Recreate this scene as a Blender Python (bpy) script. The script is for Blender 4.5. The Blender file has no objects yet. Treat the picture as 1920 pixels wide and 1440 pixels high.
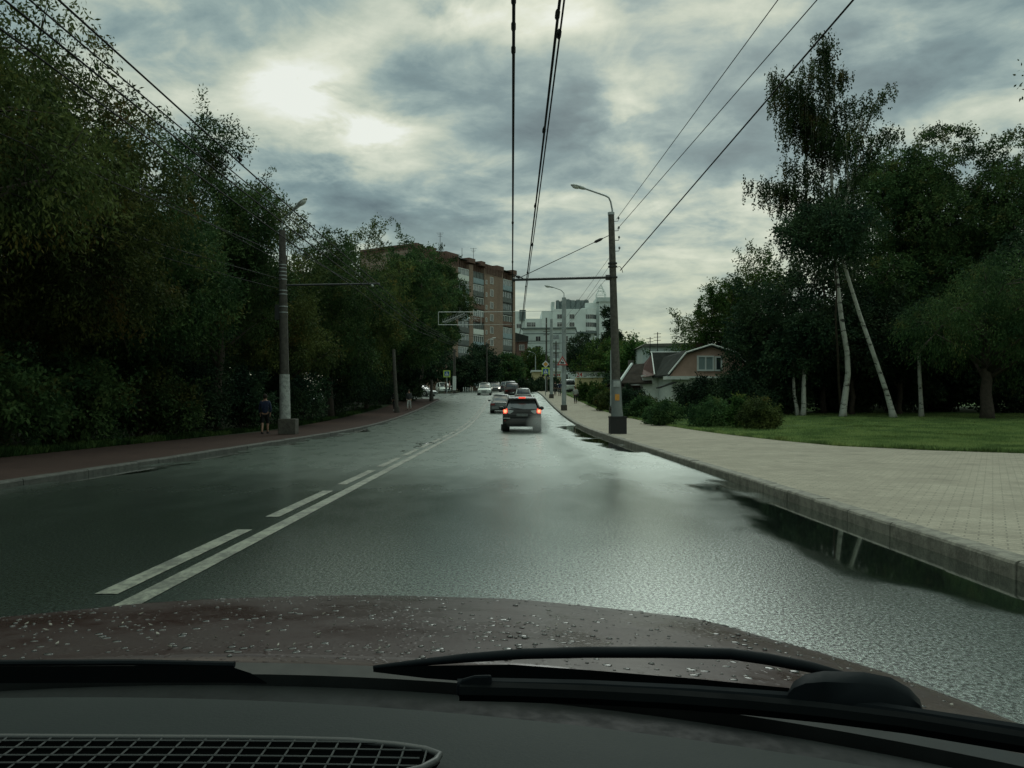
import bpy, math, random
import numpy as np
from mathutils import Vector, Matrix
PI = math.pi
R = math.radians
scene = bpy.context.scene
COL = scene.collection

# ------------------------------------------------------------ camera
cd = bpy.data.cameras.new("camera")
cam = bpy.data.objects.new("camera", cd)
COL.objects.link(cam)
CAMZ = 1.3
cam.location = (0, 0, CAMZ)
cam.rotation_euler = (R(90), 0, 0)
cd.sensor_width = 36
cd.lens = 36 * 1500 / 1920
cd.shift_y = 40 / 1920
cd.clip_start = 0.05
cd.clip_end = 4000
scene.camera = cam
scene.view_settings.view_transform = 'Standard'
scene.view_settings.look = 'None'
scene.view_settings.exposure = 0.0
scene.view_settings.gamma = 1
scene.cycles.use_denoising = True
scene.cycles.max_bounces = 6
scene.cycles.transparent_max_bounces = 8
scene.cycles.volume_bounces = 0

# ------------------------------------------------------------ sun
SUN_DIR = Vector((330, 1500, 900)).normalized()
SUN_EL = math.asin(SUN_DIR.z)
SUN_AZ = math.atan2(SUN_DIR.x, SUN_DIR.y)
sd = bpy.data.lights.new("sun", 'SUN')
sd.energy = 0.5
sd.angle = R(26)
sd.color = (0.92, 1.0, 0.93)
sun = bpy.data.objects.new("sun", sd)
COL.objects.link(sun)
sun.rotation_euler = SUN_DIR.to_track_quat('Z', 'Y').to_euler()

# ------------------------------------------------------------ sky: Nishita behind a broken cloud deck
world = bpy.data.worlds.new("World")
scene.world = world
world.use_nodes = True
wt = world.node_tree
wt.nodes.clear()
def wn(t, **k):
    n = wt.nodes.new(t)
    for a, b in k.items():
        setattr(n, a, b)
    return n
def wmath(op, a, b=None, c=None, clamp=False):
    n = wn('ShaderNodeMath', operation=op, use_clamp=clamp)
    for i, v in enumerate((a, b, c)):
        if v is None: continue
        if isinstance(v, (int, float)): n.inputs[i].default_value = v
        else: wt.links.new(v, n.inputs[i])
    return n.outputs[0]
tc = wn('ShaderNodeTexCoord')
sep = wn('ShaderNodeSeparateXYZ')
wt.links.new(tc.outputs['Generated'], sep.inputs[0])
dx, dy, dz = sep.outputs
zz = wmath('ADD', wmath('MAXIMUM', dz, 0.0), 0.16)
comb = wn('ShaderNodeCombineXYZ')
wt.links.new(wmath('DIVIDE', dx, zz), comb.inputs[0])
wt.links.new(wmath('DIVIDE', dy, zz), comb.inputs[1])
comb.inputs[2].default_value = 3.7
def wnoise(scale, detail, rough, dist=0.0, off=0.0, sx=1.0):
    mp = wn('ShaderNodeMapping')
    mp.inputs['Location'].default_value = (off, off * 0.7, 0)
    mp.inputs['Scale'].default_value = (sx, 1, 1)
    wt.links.new(comb.outputs[0], mp.inputs[0])
    n = wn('ShaderNodeTexNoise')
    n.inputs['Scale'].default_value = scale
    n.inputs['Detail'].default_value = detail
    n.inputs['Roughness'].default_value = rough
    n.inputs['Distortion'].default_value = dist
    wt.links.new(mp.outputs[0], n.inputs['Vector'])
    return n.outputs['Fac']
n1 = wnoise(1.7, 8, 0.55, 0.35, 1.3, 1.0)
n2 = wnoise(5.0, 7, 0.6, 0.4, 8.1, 1.0)
cl = wmath('ADD', wmath('MULTIPLY', n1, 1.0), wmath('ADD', wmath('MULTIPLY', n2, 0.45), -0.185))
n3 = wnoise(3.4, 5, 0.55, 0.5, 4.4, 1.0)
# brighter breaks in the cloud at fixed directions of the sky
def spot(px, py, wx, wy, amp):
    """a soft bright break in the cloud, in the sky direction (px,py), half sizes wx, wy"""
    a = wmath('DIVIDE', dx, wmath('MAXIMUM', dy, 0.05)); b = wmath('DIVIDE', dz, wmath('MAXIMUM', dy, 0.05))
    cx, cy = (px - 960) / 1500, (760 - py) / 1500
    ex = wmath('DIVIDE', wmath('SUBTRACT', a, cx), wx / 1500)
    ey = wmath('DIVIDE', wmath('SUBTRACT', b, cy), wy / 1500)
    r2 = wmath('ADD', wmath('MULTIPLY', ex, ex), wmath('MULTIPLY', ey, ey))
    g = wmath('POWER', 2.718, wmath('MULTIPLY', r2, -1.0))
    front = wmath('GREATER_THAN', dy, 0.05)
    return wmath('MULTIPLY', wmath('MULTIPLY', wmath('MULTIPLY', g, wmath('ADD', wmath('MULTIPLY', n3, 7.0), -2.5, None, True)), amp), front)
SPOTS = [(560, 165, 95, 60, .33), (700, 240, 100, 42, .27), (480, 190, 100, 90, .10), (900, 20, 200, 60, .17), (620, 330, 110, 40, .13),
         (640, 60, 230, 60, .06), (1350, 30, 160, 60, .12), (1650, 190, 170, 60, .10), (830, 330, 120, 60, .05), (1250, 400, 170, 40, .07),
         (1340, 300, 170, 60, -.17), (1650, 90, 240, 50, -.11), (330, 70, 170, 100, -.14), (850, 400, 200, 45, -.13), (1080, 240, 230, 100, -.14), (760, 130, 90, 60, -.10), (1420, 380, 150, 22, .09), (1330, 440, 160, 22, .08), (960, 300, 60, 30, .12)]
for s in SPOTS:
    cl = wmath('ADD', cl, spot(*s))
ramp = wn('ShaderNodeValToRGB')
wt.links.new(cl, ramp.inputs[0])
cr = ramp.color_ramp
cr.elements[0].position = 0.26; cr.elements[0].color = (0.105, 0.160, 0.175, 1)
cr.elements[1].position = 0.84; cr.elements[1].color = (0.86, 0.90, 0.82, 1)
for p, c in ((0.44, (0.195, 0.285, 0.290)), (0.53, (0.310, 0.410, 0.385)), (0.62, (0.500, 0.570, 0.470)), (0.74, (0.720, 0.760, 0.620))):
    e = cr.elements.new(p); e.color = (*c, 1)
# an overcast sky is brightest overhead
zen = wn('ShaderNodeMapRange', interpolation_type='SMOOTHSTEP'); wt.links.new(dz, zen.inputs['Value'])
zen.inputs['From Min'].default_value = 0.55; zen.inputs['From Max'].default_value = 0.98
zen.inputs['To Min'].default_value = 1.0; zen.inputs['To Max'].default_value = 2.9
# warm pale band low over the horizon
hz = wn('ShaderNodeMapRange', interpolation_type='SMOOTHSTEP')
wt.links.new(dz, hz.inputs['Value'])
hz.inputs['From Min'].default_value = 0.25; hz.inputs['From Max'].default_value = 0.02
hz.inputs['To Min'].default_value = 0.0; hz.inputs['To Max'].default_value = 0.72
mixh = wn('ShaderNodeMix', data_type='RGBA')
wt.links.new(wmath('MULTIPLY', hz.outputs[0], wmath('ADD', wmath('MULTIPLY', n2, 1.2), 0.35), clamp=True), mixh.inputs['Factor'])
wt.links.new(ramp.outputs[0], mixh.inputs['A'])
mixh.inputs['B'].default_value = (0.545, 0.590, 0.410, 1)
sky = wn('ShaderNodeTexSky', sky_type='NISHITA')
sky.sun_disc = False
sky.sun_elevation = SUN_EL
sky.sun_rotation = SUN_AZ
bg1 = wn('ShaderNodeBackground'); wt.links.new(sky.outputs[0], bg1.inputs[0]); bg1.inputs[1].default_value = 0.06
bg2 = wn('ShaderNodeBackground'); wt.links.new(mixh.outputs['Result'], bg2.inputs[0]); wt.links.new(zen.outputs[0], bg2.inputs[1])
ms = wn('ShaderNodeMixShader'); ms.inputs[0].default_value = 0.92
wt.links.new(bg1.outputs[0], ms.inputs[1]); wt.links.new(bg2.outputs[0], ms.inputs[2])
wo = wn('ShaderNodeOutputWorld'); wt.links.new(ms.outputs[0], wo.inputs[0])

# ------------------------------------------------------------ helpers
def WX(px, d): return (px - 960) / 1500 * d
def WZ(py, d): return CAMZ + (760 - py) / 1500 * d

def setp(o, label=None, cat=None, group=None, kind=None):
    if label: o['label'] = label
    if cat: o['category'] = cat
    if group: o['group'] = group
    if kind: o['kind'] = kind
    return o

def empty(name, loc=(0, 0, 0), rz=0.0, label=None, cat=None, group=None):
    o = bpy.data.objects.new(name, None)
    o.location = loc; o.rotation_euler = (0, 0, rz); o.empty_display_size = .2
    COL.objects.link(o)
    return setp(o, label, cat, group)

def link(name, me, mat=None, parent=None):
    o = bpy.data.objects.new(name, me)
    COL.objects.link(o)
    if mat is not None:
        for m in (mat if isinstance(mat, (list, tuple)) else [mat]):
            me.materials.append(m)
    if parent is not None: o.parent = parent
    return o

def copy_tree(o, parent=None):
    c = o.copy(); COL.objects.link(c)
    if parent is not None: c.parent = parent
    for ch in list(o.children): copy_tree(ch, c)
    return c

class MB:
    def __init__(s): s.v = []; s.f = []; s.m = []
    def add(s, vs, fs, mi=0):
        n = len(s.v); s.v += [tuple(p) for p in vs]; s.f += [tuple(i + n for i in f) for f in fs]; s.m += [mi] * len(fs); return s
    def box(s, x0, x1, y0, y1, z0, z1, mi=0):
        vs = [(x0, y0, z0), (x1, y0, z0), (x1, y1, z0), (x0, y1, z0), (x0, y0, z1), (x1, y0, z1), (x1, y1, z1), (x0, y1, z1)]
        return s.add(vs, [(0, 3, 2, 1), (4, 5, 6, 7), (0, 1, 5, 4), (1, 2, 6, 5), (2, 3, 7, 6), (3, 0, 4, 7)], mi)
    def tube(s, pts, rad, seg=8, mi=0, cap=True):
        pts = [Vector(p) for p in pts]
        if not isinstance(rad, (list, tuple)): rad = [rad] * len(pts)
        vs = []; up = None
        for i, p in enumerate(pts):
            t = (pts[min(i + 1, len(pts) - 1)] - pts[max(i - 1, 0)])
            if t.length < 1e-9: t = Vector((0, 0, 1))
            t.normalize()
            if up is None:
                a = Vector((0, 0, 1)) if abs(t.z) < .9 else Vector((1, 0, 0))
                u = t.cross(a).normalized()
            else:
                u = (up - t * up.dot(t)); u = u.normalized() if u.length > 1e-6 else t.orthogonal().normalized()
            up = u; w = t.cross(u)
            for k in range(seg):
                an = 2 * PI * k / seg
                vs.append(p + (u * math.cos(an) + w * math.sin(an)) * rad[i])
        fs = []
        for i in range(len(pts) - 1):
            for k in range(seg):
                a = i * seg + k; b = i * seg + (k + 1) % seg
                fs.append((a, b, b + seg, a + seg))
        if cap:
            fs.append(tuple(range(seg - 1, -1, -1))); fs.append(tuple((len(pts) - 1) * seg + k for k in range(seg)))
        return s.add(vs, fs, mi)
    def prism(s, poly, y0, y1, mi=0, axis='y'):
        """polygon in (x,z) extruded along y (axis y), (x,y) along z (axis z), (y,z) along x (axis x)"""
        n = len(poly)
        if axis == 'y': mk = lambda p, t: (p[0], t, p[1])
        elif axis == 'z': mk = lambda p, t: (p[0], p[1], t)
        else: mk = lambda p, t: (t, p[0], p[1])
        vs = [mk(p, y0) for p in poly] + [mk(p, y1) for p in poly]
        fs = [tuple(range(n)), tuple(range(2 * n - 1, n - 1, -1))] + [(i, i + n, (i + 1) % n + n, (i + 1) % n) for i in range(n)]
        return s.add(vs, fs, mi)
    def ball(s, c, r, seg=12, rings=8, mi=0):
        if not isinstance(r, (list, tuple)): r = (r, r, r)
        vs = []; fs = []
        for i in range(rings + 1):
            th = PI * i / rings
            for k in range(seg):
                ph = 2 * PI * k / seg
                vs.append((c[0] + r[0] * math.sin(th) * math.cos(ph), c[1] + r[1] * math.sin(th) * math.sin(ph), c[2] + r[2] * math.cos(th)))
        for i in range(rings):
            for k in range(seg):
                a = i * seg + k; b = i * seg + (k + 1) % seg
                fs.append((a, a + seg, b + seg, b))
        return s.add(vs, fs, mi)
    def loft(s, rings, mi=0, close=True, cap=True):
        n = len(rings[0]); vs = [p for r in rings for p in r]; fs = []
        for i in range(len(rings) - 1):
            for k in range(n if close else n - 1):
                a = i * n + k; b = i * n + (k + 1) % n
                fs.append((a, b, b + n, a + n))
        if cap and close:
            fs.append(tuple(range(n - 1, -1, -1))); fs.append(tuple((len(rings) - 1) * n + k for k in range(n)))
        return s.add(vs, fs, mi)
    def build(s, name, mat=None, parent=None, smooth=False, bevel=0.0, autosmooth=None):
        me = bpy.data.meshes.new(name)
        me.from_pydata(s.v, [], s.f)
        import bmesh
        bm = bmesh.new(); bm.from_mesh(me)
        bmesh.ops.recalc_face_normals(bm, faces=bm.faces)
        bm.to_mesh(me); bm.free()
        me.polygons.foreach_set('material_index', s.m)
        if smooth or autosmooth: me.polygons.foreach_set('use_smooth', [True] * len(s.f))
        o = link(name, me, mat, parent)
        if autosmooth:
            me.set_sharp_from_angle(angle=R(autosmooth))
        if bevel > 0:
            b = o.modifiers.new('bevel', 'BEVEL'); b.width = bevel; b.segments = 2; b.limit_method = 'ANGLE'
        return o

# ------------------------------------------------------------ materials
class NT:
    def __init__(s, name):
        s.mat = bpy.data.materials.new(name); s.mat.use_nodes = True; s.t = s.mat.node_tree; s.t.nodes.clear()
        s.out = s.n('ShaderNodeOutputMaterial'); s.b = s.n('ShaderNodeBsdfPrincipled'); s.l(s.b.outputs[0], s.out.inputs[0])
        s._tc = None
    def n(s, t, **k):
        nd = s.t.nodes.new(t)
        for a, b in k.items(): setattr(nd, a, b)
        return nd
    def l(s, a, b): s.t.links.new(a, b)
    def co(s, which='Object'):
        if s._tc is None: s._tc = s.n('ShaderNodeTexCoord')
        return s._tc.outputs[which]
    def m(s, op, a, b=None, c=None, clamp=False):
        nd = s.n('ShaderNodeMath', operation=op, use_clamp=clamp)
        for i, v in enumerate((a, b, c)):
            if v is None: continue
            if isinstance(v, (int, float)): nd.inputs[i].default_value = v
            else: s.l(v, nd.inputs[i])
        return nd.outputs[0]
    def noise(s, scale, detail=4, rough=.55, sc=(1, 1, 1), off=(0, 0, 0), dist=0, coord=None):
        mp = s.n('ShaderNodeMapping'); mp.inputs['Scale'].default_value = sc; mp.inputs['Location'].default_value = off
        s.l(coord if coord is not None else s.co(), mp.inputs[0])
        nd = s.n('ShaderNodeTexNoise'); nd.inputs['Scale'].default_value = scale; nd.inputs['Detail'].default_value = detail
        nd.inputs['Roughness'].default_value = rough; nd.inputs['Distortion'].default_value = dist
        s.l(mp.outputs[0], nd.inputs['Vector'])
        return nd.outputs['Fac']
    def ramp(s, f, els, interp='LINEAR'):
        nd = s.n('ShaderNodeValToRGB'); s.l(f, nd.inputs[0]); cr = nd.color_ramp; cr.interpolation = interp
        cr.elements[0].position = els[0][0]; cr.elements[0].color = (*els[0][1], 1)
        cr.elements[1].position = els[-1][0]; cr.elements[1].color = (*els[-1][1], 1)
        for p, c in els[1:-1]:
            e = cr.elements.new(p); e.color = (*c, 1)
        return nd.outputs[0]
    def rng(s, f, a, b, c, d, smooth=True):
        nd = s.n('ShaderNodeMapRange'); nd.interpolation_type = 'SMOOTHSTEP' if smooth else 'LINEAR'
        s.l(f, nd.inputs['Value'])
        for k, v in (('From Min', a), ('From Max', b), ('To Min', c), ('To Max', d)): nd.inputs[k].default_value = v
        return nd.outputs[0]
    def mix(s, f, a, b, mode='MIX'):
        nd = s.n('ShaderNodeMix', data_type='RGBA', blend_type=mode)
        for key, v in (('Factor', f), ('A', a), ('B', b)):
            i = nd.inputs[key] if key == 'Factor' else [x for x in nd.inputs if x.name == key and x.type == 'RGBA'][0]
            if isinstance(v, (int, float)): i.default_value = v
            elif isinstance(v, tuple): i.default_value = (*v, 1)
            else: s.l(v, i)
        return [x for x in nd.outputs if x.type == 'RGBA'][0]
    def bump(s, h, strength=.3, dist=.01):
        nd = s.n('ShaderNodeBump'); s.l(h, nd.inputs['Height'])
        if isinstance(strength, (int, float)): nd.inputs['Strength'].default_value = strength
        else: s.l(strength, nd.inputs['Strength'])
        nd.inputs['Distance'].default_value = dist
        s.l(nd.outputs[0], s.b.inputs['Normal'])
        return nd
    def set(s, **k):
        names = {'color': 'Base Color', 'rough': 'Roughness', 'metal': 'Metallic', 'spec': 'Specular IOR Level', 'coat': 'Coat Weight', 'coatr': 'Coat Roughness'}
        for a, v in k.items():
            i = s.b.inputs[names[a]]
            if isinstance(v, tuple): i.default_value = (*v, 1)
            elif isinstance(v, (int, float)): i.default_value = v
            else: s.l(v, i)
        return s

def simple(name, c, rough=.7, var=.25, scale=3.0, metal=0.0, bump=0.0, bscale=40, spec=.4, sc=(1, 1, 1), coat=0.0):
    t = NT(name)
    f = t.noise(scale, 5, .6, sc)
    lo = tuple(x * (1 - var) for x in c); hi = tuple(min(1, x * (1 + var)) for x in c)
    t.set(color=t.ramp(f, [(.3, lo), (.7, hi)]), rough=t.rng(t.noise(scale * 2.3, 3), .3, .7, max(.03, rough - .08), min(1, rough + .08)), metal=metal, spec=spec)
    if coat: t.set(coat=coat, coatr=.05)
    if bump: t.bump(t.noise(bscale, 4, .6), bump, .01)
    return t.mat

def emis(name, c, s):
    t = NT(name); t.set(color=c, rough=.3)
    t.b.inputs['Emission Color'].default_value = (*c, 1); t.b.inputs['Emission Strength'].default_value = s
    return t.mat
# ------------------------------------------------------------ terrain profile: level, then the street climbs a low hill
_ky = [-200, 40, 52, 66, 77, 92, 104, 130, 160, 220, 400, 3000]
_kz = [0, 0, .22, .74, 1.27, 2.05, 2.65, 3.6, 4.2, 4.7, 5, 5]
def zr(y):
    y = np.asarray(y, dtype=float)
    return sum(np.interp(y + o, _ky, _kz) for o in (-6, -3, 0, 3, 6)) / 5.0
_ly = [-200, 18, 24, 35, 50, 62, 77, 92, 104, 130, 160, 220, 3000]
_lz = [.13, .13, .17, .32, .58, .85, 1.5, 2.3, 2.9, 3.8, 4.4, 4.9, 5.2]
def zl(y): return np.interp(np.asarray(y, dtype=float), _ly, _lz)
def edge(y):   # outer edge of the right-hand pavement
    return float(np.interp(y, [18.9, 19.2, 19.6, 21, 23.2, 27, 31, 42, 51, 68, 86, 110, 160], [46, 26, 12.6, 11, 9.5, 9.0, 8.8, 8.5, 8.2, 7.3, 7.1, 6.8, 6.8]))
def gz(x, y):  # ground height anywhere beside the road
    if x > 3.8:
        a = zr(y) + .125; b = zl(y)
        e = edge(y) if y > 18.9 else 46
        t = min(1, max(0, (x - e) / 8)); t = t * t * (3 - 2 * t)
        return float(a + (max(b, a) - a) * t)
    if x < -7.9: return float(zr(y) + .10)
    return float(zr(y))

def sheet(name, ys, x0f, x1f, nx, zf, mat, kind='structure', **kw):
    vs = []; fs = []
    for y in ys:
        a, b = x0f(y), x1f(y)
        for i in range(nx + 1):
            x = a + (b - a) * i / nx
            vs.append((x, y, zf(x, y)))
    for j in range(len(ys) - 1):
        for i in range(nx):
            a = j * (nx + 1) + i
            fs.append((a, a + 1, a + nx + 2, a + nx + 1))
    me = bpy.data.meshes.new(name); me.from_pydata(vs, [], fs)
    me.polygons.foreach_set('use_smooth', [True] * len(fs))
    o = link(name, me, mat)
    o['kind'] = kind
    return o
def fr(a, b, st):
    n = int(round((b - a) / st)); return [a + (b - a) * i / n for i in range(n + 1)]

# wet asphalt
def asphalt(name, puddles=True):
    t = NT(name)
    sp = t.n('ShaderNodeSeparateXYZ'); t.l(t.co(), sp.inputs[0]); x, y, z = sp.outputs
    agg = t.noise(46, 7, .82, (1, .75, 1))
    agg2 = t.noise(70, 5, .8)
    big = t.noise(.35, 5, .6, (1, .35, 1))
    mid = t.noise(1.6, 5, .6, (1, .4, 1))
    col = t.ramp(agg, [(.40, (.006, .008, .007)), (.52, (.038, .048, .043)), (.62, (.17, .20, .185))])
    col = t.mix(t.rng(big, .3, .7, .0, .5), col, (.025, .027, .026))
    # water lying by the right kerb and in the ruts by the middle line
    gate = t.m('MAXIMUM', t.rng(t.m('ABSOLUTE', t.m('ADD', y, -9.5)), 5.5, 3.0, 0, 1), t.rng(t.m('ABSOLUTE', t.m('ADD', y, -34.0)), 14, 9, 0, 1))
    near_k = t.m('MULTIPLY', t.rng(x, 1.7, 3.4, 0, 1), t.m('ADD', t.m('MULTIPLY', gate, .7), .3))
    pa = t.noise(.42, 4, .55, (1.3, .5, 1), (3.1, 7.3, 0))
    pud = t.rng(t.m('ADD', t.m('MULTIPLY', near_k, .50), pa), .78, .93, 0, 1)
    ml = t.m('MULTIPLY', t.rng(t.m('ABSOLUTE', t.m('ADD', x, 3.0)), .9, .1, 0, 1), t.m('MULTIPLY', t.rng(y, 17, 26, 0, 1), t.rng(y, 50, 38, 0, 1)))
    pb = t.noise(1.5, 4, .65, (1.6, .45, 1), (1.1, 2.7, 0))
    pud2 = t.rng(t.m('ADD', t.m('MULTIPLY', ml, .22), pb), .75, .82, 0, 1)
    lk = t.rng(x, -6.2, -7.9, 0, 1)
    pud3 = t.rng(t.m('ADD', t.m('MULTIPLY', t.m('MULTIPLY', lk, t.rng(y, 60, 45, 0, 1)), .34), pa), .76, .86, 0, 1)
    p = t.m('MAXIMUM', t.m('MAXIMUM', pud, pud2), pud3, clamp=True) if puddles else t.m('MULTIPLY', pa, 0.0)
    # film of water: smoother where wheels polished it
    wet = t.rng(mid, .3, .75, .15, .21)
    rut = t.m('MULTIPLY', t.rng(t.m('ABSOLUTE', t.m('SUBTRACT', x, 1.6)), .7, .15, 0, 1), -.07)
    wet = t.m('ADD', wet, rut)
    wet = t.m('ADD', t.m('ADD', wet, -.02), t.rng(y, 6.5, 19, 0, .25))
    rg = t.m('ADD', t.m('MULTIPLY', wet, t.m('SUBTRACT', 1, p)), t.m('MULTIPLY', p, .05))
    col = t.mix(p, col, (.012, .014, .013))
    # cracks
    vo = t.n('ShaderNodeTexVoronoi', feature='DISTANCE_TO_EDGE'); vo.inputs['Scale'].default_value = .55
    wp = t.n('ShaderNodeVectorMath', operation='ADD'); nz = t.n('ShaderNodeTexNoise'); nz.inputs['Scale'].default_value = 2.2; t.l(t.co(), nz.inputs['Vector'])
    sc2 = t.n('ShaderNodeVectorMath', operation='SCALE'); t.l(nz.outputs['Color'], sc2.inputs[0]); sc2.inputs['Scale'].default_value = 1.1
    t.l(t.co(), wp.inputs[0]); t.l(sc2.outputs[0], wp.inputs[1]); t.l(wp.outputs[0], vo.inputs['Vector'])
    ck = t.m('MULTIPLY', t.rng(vo.outputs['Distance'], .010, .0, 0, 1), t.rng(t.noise(.6, 2), .5, .62, 0, 1))
    col = t.mix(t.m('MULTIPLY', ck, .3), col, (.008, .008, .008))
    far = t.rng(y, 6, 20, 0, 1)
    t.b.inputs['Coat Tint'].default_value = (.9, 1, .94, 1); t.b.inputs['Specular Tint'].default_value = (.86, 1, .92, 1)
    t.set(color=col, rough=rg, spec=t.m('MAXIMUM', far, t.rng(agg, .42, .56, .15, 1.0)), coat=t.m('MAXIMUM', t.m('MAXIMUM', far, p), t.rng(agg, .42, .57, .05, 1.0)), coatr=t.m('ADD', t.m('MULTIPLY', rg, .7), .0))
    h = t.m('ADD', t.m('ADD', t.m('MULTIPLY', agg, .6), t.m('MULTIPLY', agg2, .2)), t.m('MULTIPLY', ck, -.3))
    bn = t.bump(h, t.m('MULTIPLY', t.m('MULTIPLY', t.m('SUBTRACT', 1.0, p), t.rng(y, 4, 22, 1.0, .10)), .28), .012)
    t.l(bn.outputs[0], t.b.inputs['Coat Normal'])
    return t.mat
M = {}
M['asphalt'] = asphalt('wet_asphalt')
M['asphalt_plain'] = asphalt('damp_asphalt', False)

def paving(name, base, dark, sx, sy, rot=0):
    t = NT(name)
    mp = t.n('ShaderNodeMapping'); mp.inputs['Rotation'].default_value = (0, 0, rot); t.l(t.co(), mp.inputs[0])
    br = t.n('ShaderNodeTexBrick'); t.l(mp.outputs[0], br.inputs[0])
    br.inputs['Scale'].default_value = 1.0; br.inputs['Brick Width'].default_value = sx; br.inputs['Row Height'].default_value = sy
    br.inputs['Mortar Size'].default_value = .008; br.inputs['Mortar Smooth'].default_value = .2
    br.inputs['Color1'].default_value = (*base, 1); br.inputs['Color2'].default_value = (*[c * .8 for c in base], 1)
    br.inputs['Mortar'].default_value = (*dark, 1)
    big = t.noise(.5, 5, .6); fine = t.noise(60, 4, .7); md = t.noise(3.5, 4, .6)
    c = t.mix(t.rng(big, .42, .62, 0, .6), br.outputs['Color'], tuple(x * .62 for x in base))
    c = t.mix(t.rng(md, .45, .75, 0, .35), c, tuple(x * 1.25 for x in base))
    c = t.mix(t.rng(fine, .38, .62, 0, .55), c, tuple(x * .5 for x in base))
    c = t.mix(t.rng(t.noise(1.3, 5, .7, off=(9, 2, 0)), .52, .66, 0, .45), c, tuple(x * .42 for x in base))
    t.set(color=c, rough=.9, spec=.12)
    t.bump(t.m('ADD', t.m('MULTIPLY', br.outputs['Fac'], -.8), t.m('MULTIPLY', fine, .35)), .6, .006)
    return t.mat
M['paving'] = paving('paver_grey', (.40, .37, .30), (.19, .178, .145), .22, .11, R(31))
M['paving_red'] = paving('pavement_red', (.062, .038, .031), (.025, .019, .016), .2, .1, 0)  # base colour darkened for the shade of the trees

def concrete(name, c, stain=.5):
    t = NT(name)
    a = t.noise(6.5, 6, .75, (1, 1, 1)); b = t.noise(45, 4, .7); s = t.noise(5, 4, .6, (1, 1, .15), (3, 3, 3))
    col = t.mix(t.rng(a, .42, .6, 0, .8), c, tuple(x * .45 for x in c))
    col = t.mix(t.rng(s, .5, .75, 0, stain * .45), col, tuple(x * .3 for x in c))
    col = t.mix(t.rng(b, .45, .8, 0, .5), col, tuple(min(1, x * 1.35) for x in c))
    t.set(color=col, rough=.75, spec=.35); t.bump(b, .5, .008)
    return t.mat
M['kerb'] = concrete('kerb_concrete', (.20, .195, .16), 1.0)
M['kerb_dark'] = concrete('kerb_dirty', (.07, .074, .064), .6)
M['concrete'] = concrete('pole_concrete', (.095, .09, .075), .5)

def soil(name, cols, sc=3):
    t = NT(name)
    f = t.noise(sc, 6, .7); g = t.noise(sc * .12, 4, .6)
    c = t.ramp(f, [(.3, cols[0]), (.55, cols[1]), (.75, cols[2])])
    c = t.mix(t.rng(g, .4, .65, 0, .5), c, cols[0])
    t.set(color=c, rough=.9, spec=.2); t.bump(t.noise(sc * 9, 4, .7), .8, .03)
    return t.mat
M['lawn'] = soil('lawn_soil', ((.03, .055, .016), (.06, .12, .03), (.10, .16, .05)), 4)
M['forest'] = soil('forest_floor', ((.012, .018, .009), (.022, .035, .014), (.05, .045, .025)), 2)
M['ground'] = soil('ground_soil', ((.025, .035, .018), (.04, .055, .025), (.06, .06, .035)), .8)

ys = fr(-12, 40, 1.0) + fr(41, 170, 1.0)
sheet('road', ys, lambda y: -7.95, lambda y: 3.78, 24, lambda x, y: float(zr(y)) - .012 * max(0, (x - 2.6)) / 1.2 * .8, M['asphalt'])
ys2 = [-12, -6, 0, 6, 12, 16, 18, 18.9] + fr(19.0, 24, .25) + fr(25, 60, 1) + fr(62, 170, 2)
sheet('sidewalk_right', ys2, lambda y: 3.98, lambda y: edge(y), 20, lambda x, y: gz(3.9, y) - .004 if y < 18.9 else gz(min(x, edge(y)), y) - .004, M['paving'])
def lawn_z(x, y): return gz(x, y) + .012 * math.sin(x * 1.3 + y * .7) + .01 * math.sin(x * .5 - y * 1.9)
sheet('lawn', [18.9, 19.05] + fr(19.2, 24, .2) + fr(24.5, 60, .5) + fr(62, 180, 2), lambda y: edge(y), lambda y: 75, 60, lawn_z, M['lawn'])
sheet('sidewalk_left', fr(-12, 90, 1.5), lambda y: -11.6 + .25 * math.sin(y * .21), lambda y: -8.13, 8, lambda x, y: float(zr(y)) + .098, M['paving_red'])
sheet('verge_left', fr(-12, 88, 2), lambda y: -60, lambda y: -11.3, 20, lambda x, y: float(zr(y)) + .09 + .05 * math.sin(x * .9) * min(1, max(0, (-x - 12) / 2)), M['forest'])
sheet('side_road', fr(88, 112, 2), lambda y: -60, lambda y: -7.96, 10, lambda x, y: float(zr(y)) + .01, M['asphalt_plain'])
sheet('verge_far', fr(112, 200, 4), lambda y: -80, lambda y: -7.98, 10, lambda x, y: float(zr(y)) + .12, M['ground'])
sheet('ground', fr(-200, 0, 50) + fr(10, 240, 10) + [300, 400, 700, 1500, 3000], lambda y: -1500, lambda y: 1500, 24, lambda x, y: float(zr(y)) - .35, M['ground'])

# kerbs: stones a metre long with open joints
def kerb(name, x0, x1, y0, y1, mat, side):
    rnd = random.Random(4)
    mb = MB(); y = y0
    while y < y1:
        e = min(y1, y + 1.0); a, b = y + .006, e - .006
        za, zb = float(zr(a)), float(zr(b)); j = rnd.uniform(-.006, .006); k = rnd.uniform(-.008, .008)
        h = (.130 if side > 0 else .104) + j; c = .03
        def ring(yy, z):
            if side > 0: pts = [(x0 + k, -.1), (x0 + k, h - c), (x0 + c * .4 + k, h - c * .3), (x0 + c + k, h), (x1, h), (x1, -.1)]
            else: pts = [(x0, -.1), (x0, h), (x1 - c + k, h), (x1 - c * .4 + k, h - c * .3), (x1 + k, h - c), (x1 + k, -.1)]
            return [(p[0], yy, p[1] + z) for p in pts]
        mb.loft([ring(a, za), ring(b, zb)]); y = e
    o = mb.build(name, mat); o['kind'] = 'structure'; return o
kerb('kerb_right', 3.78, 3.975, -6, 150, M['kerb'], 1)
kerb('kerb_left', -8.12, -7.94, -6, 88, M['kerb_dark'], -1)

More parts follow.
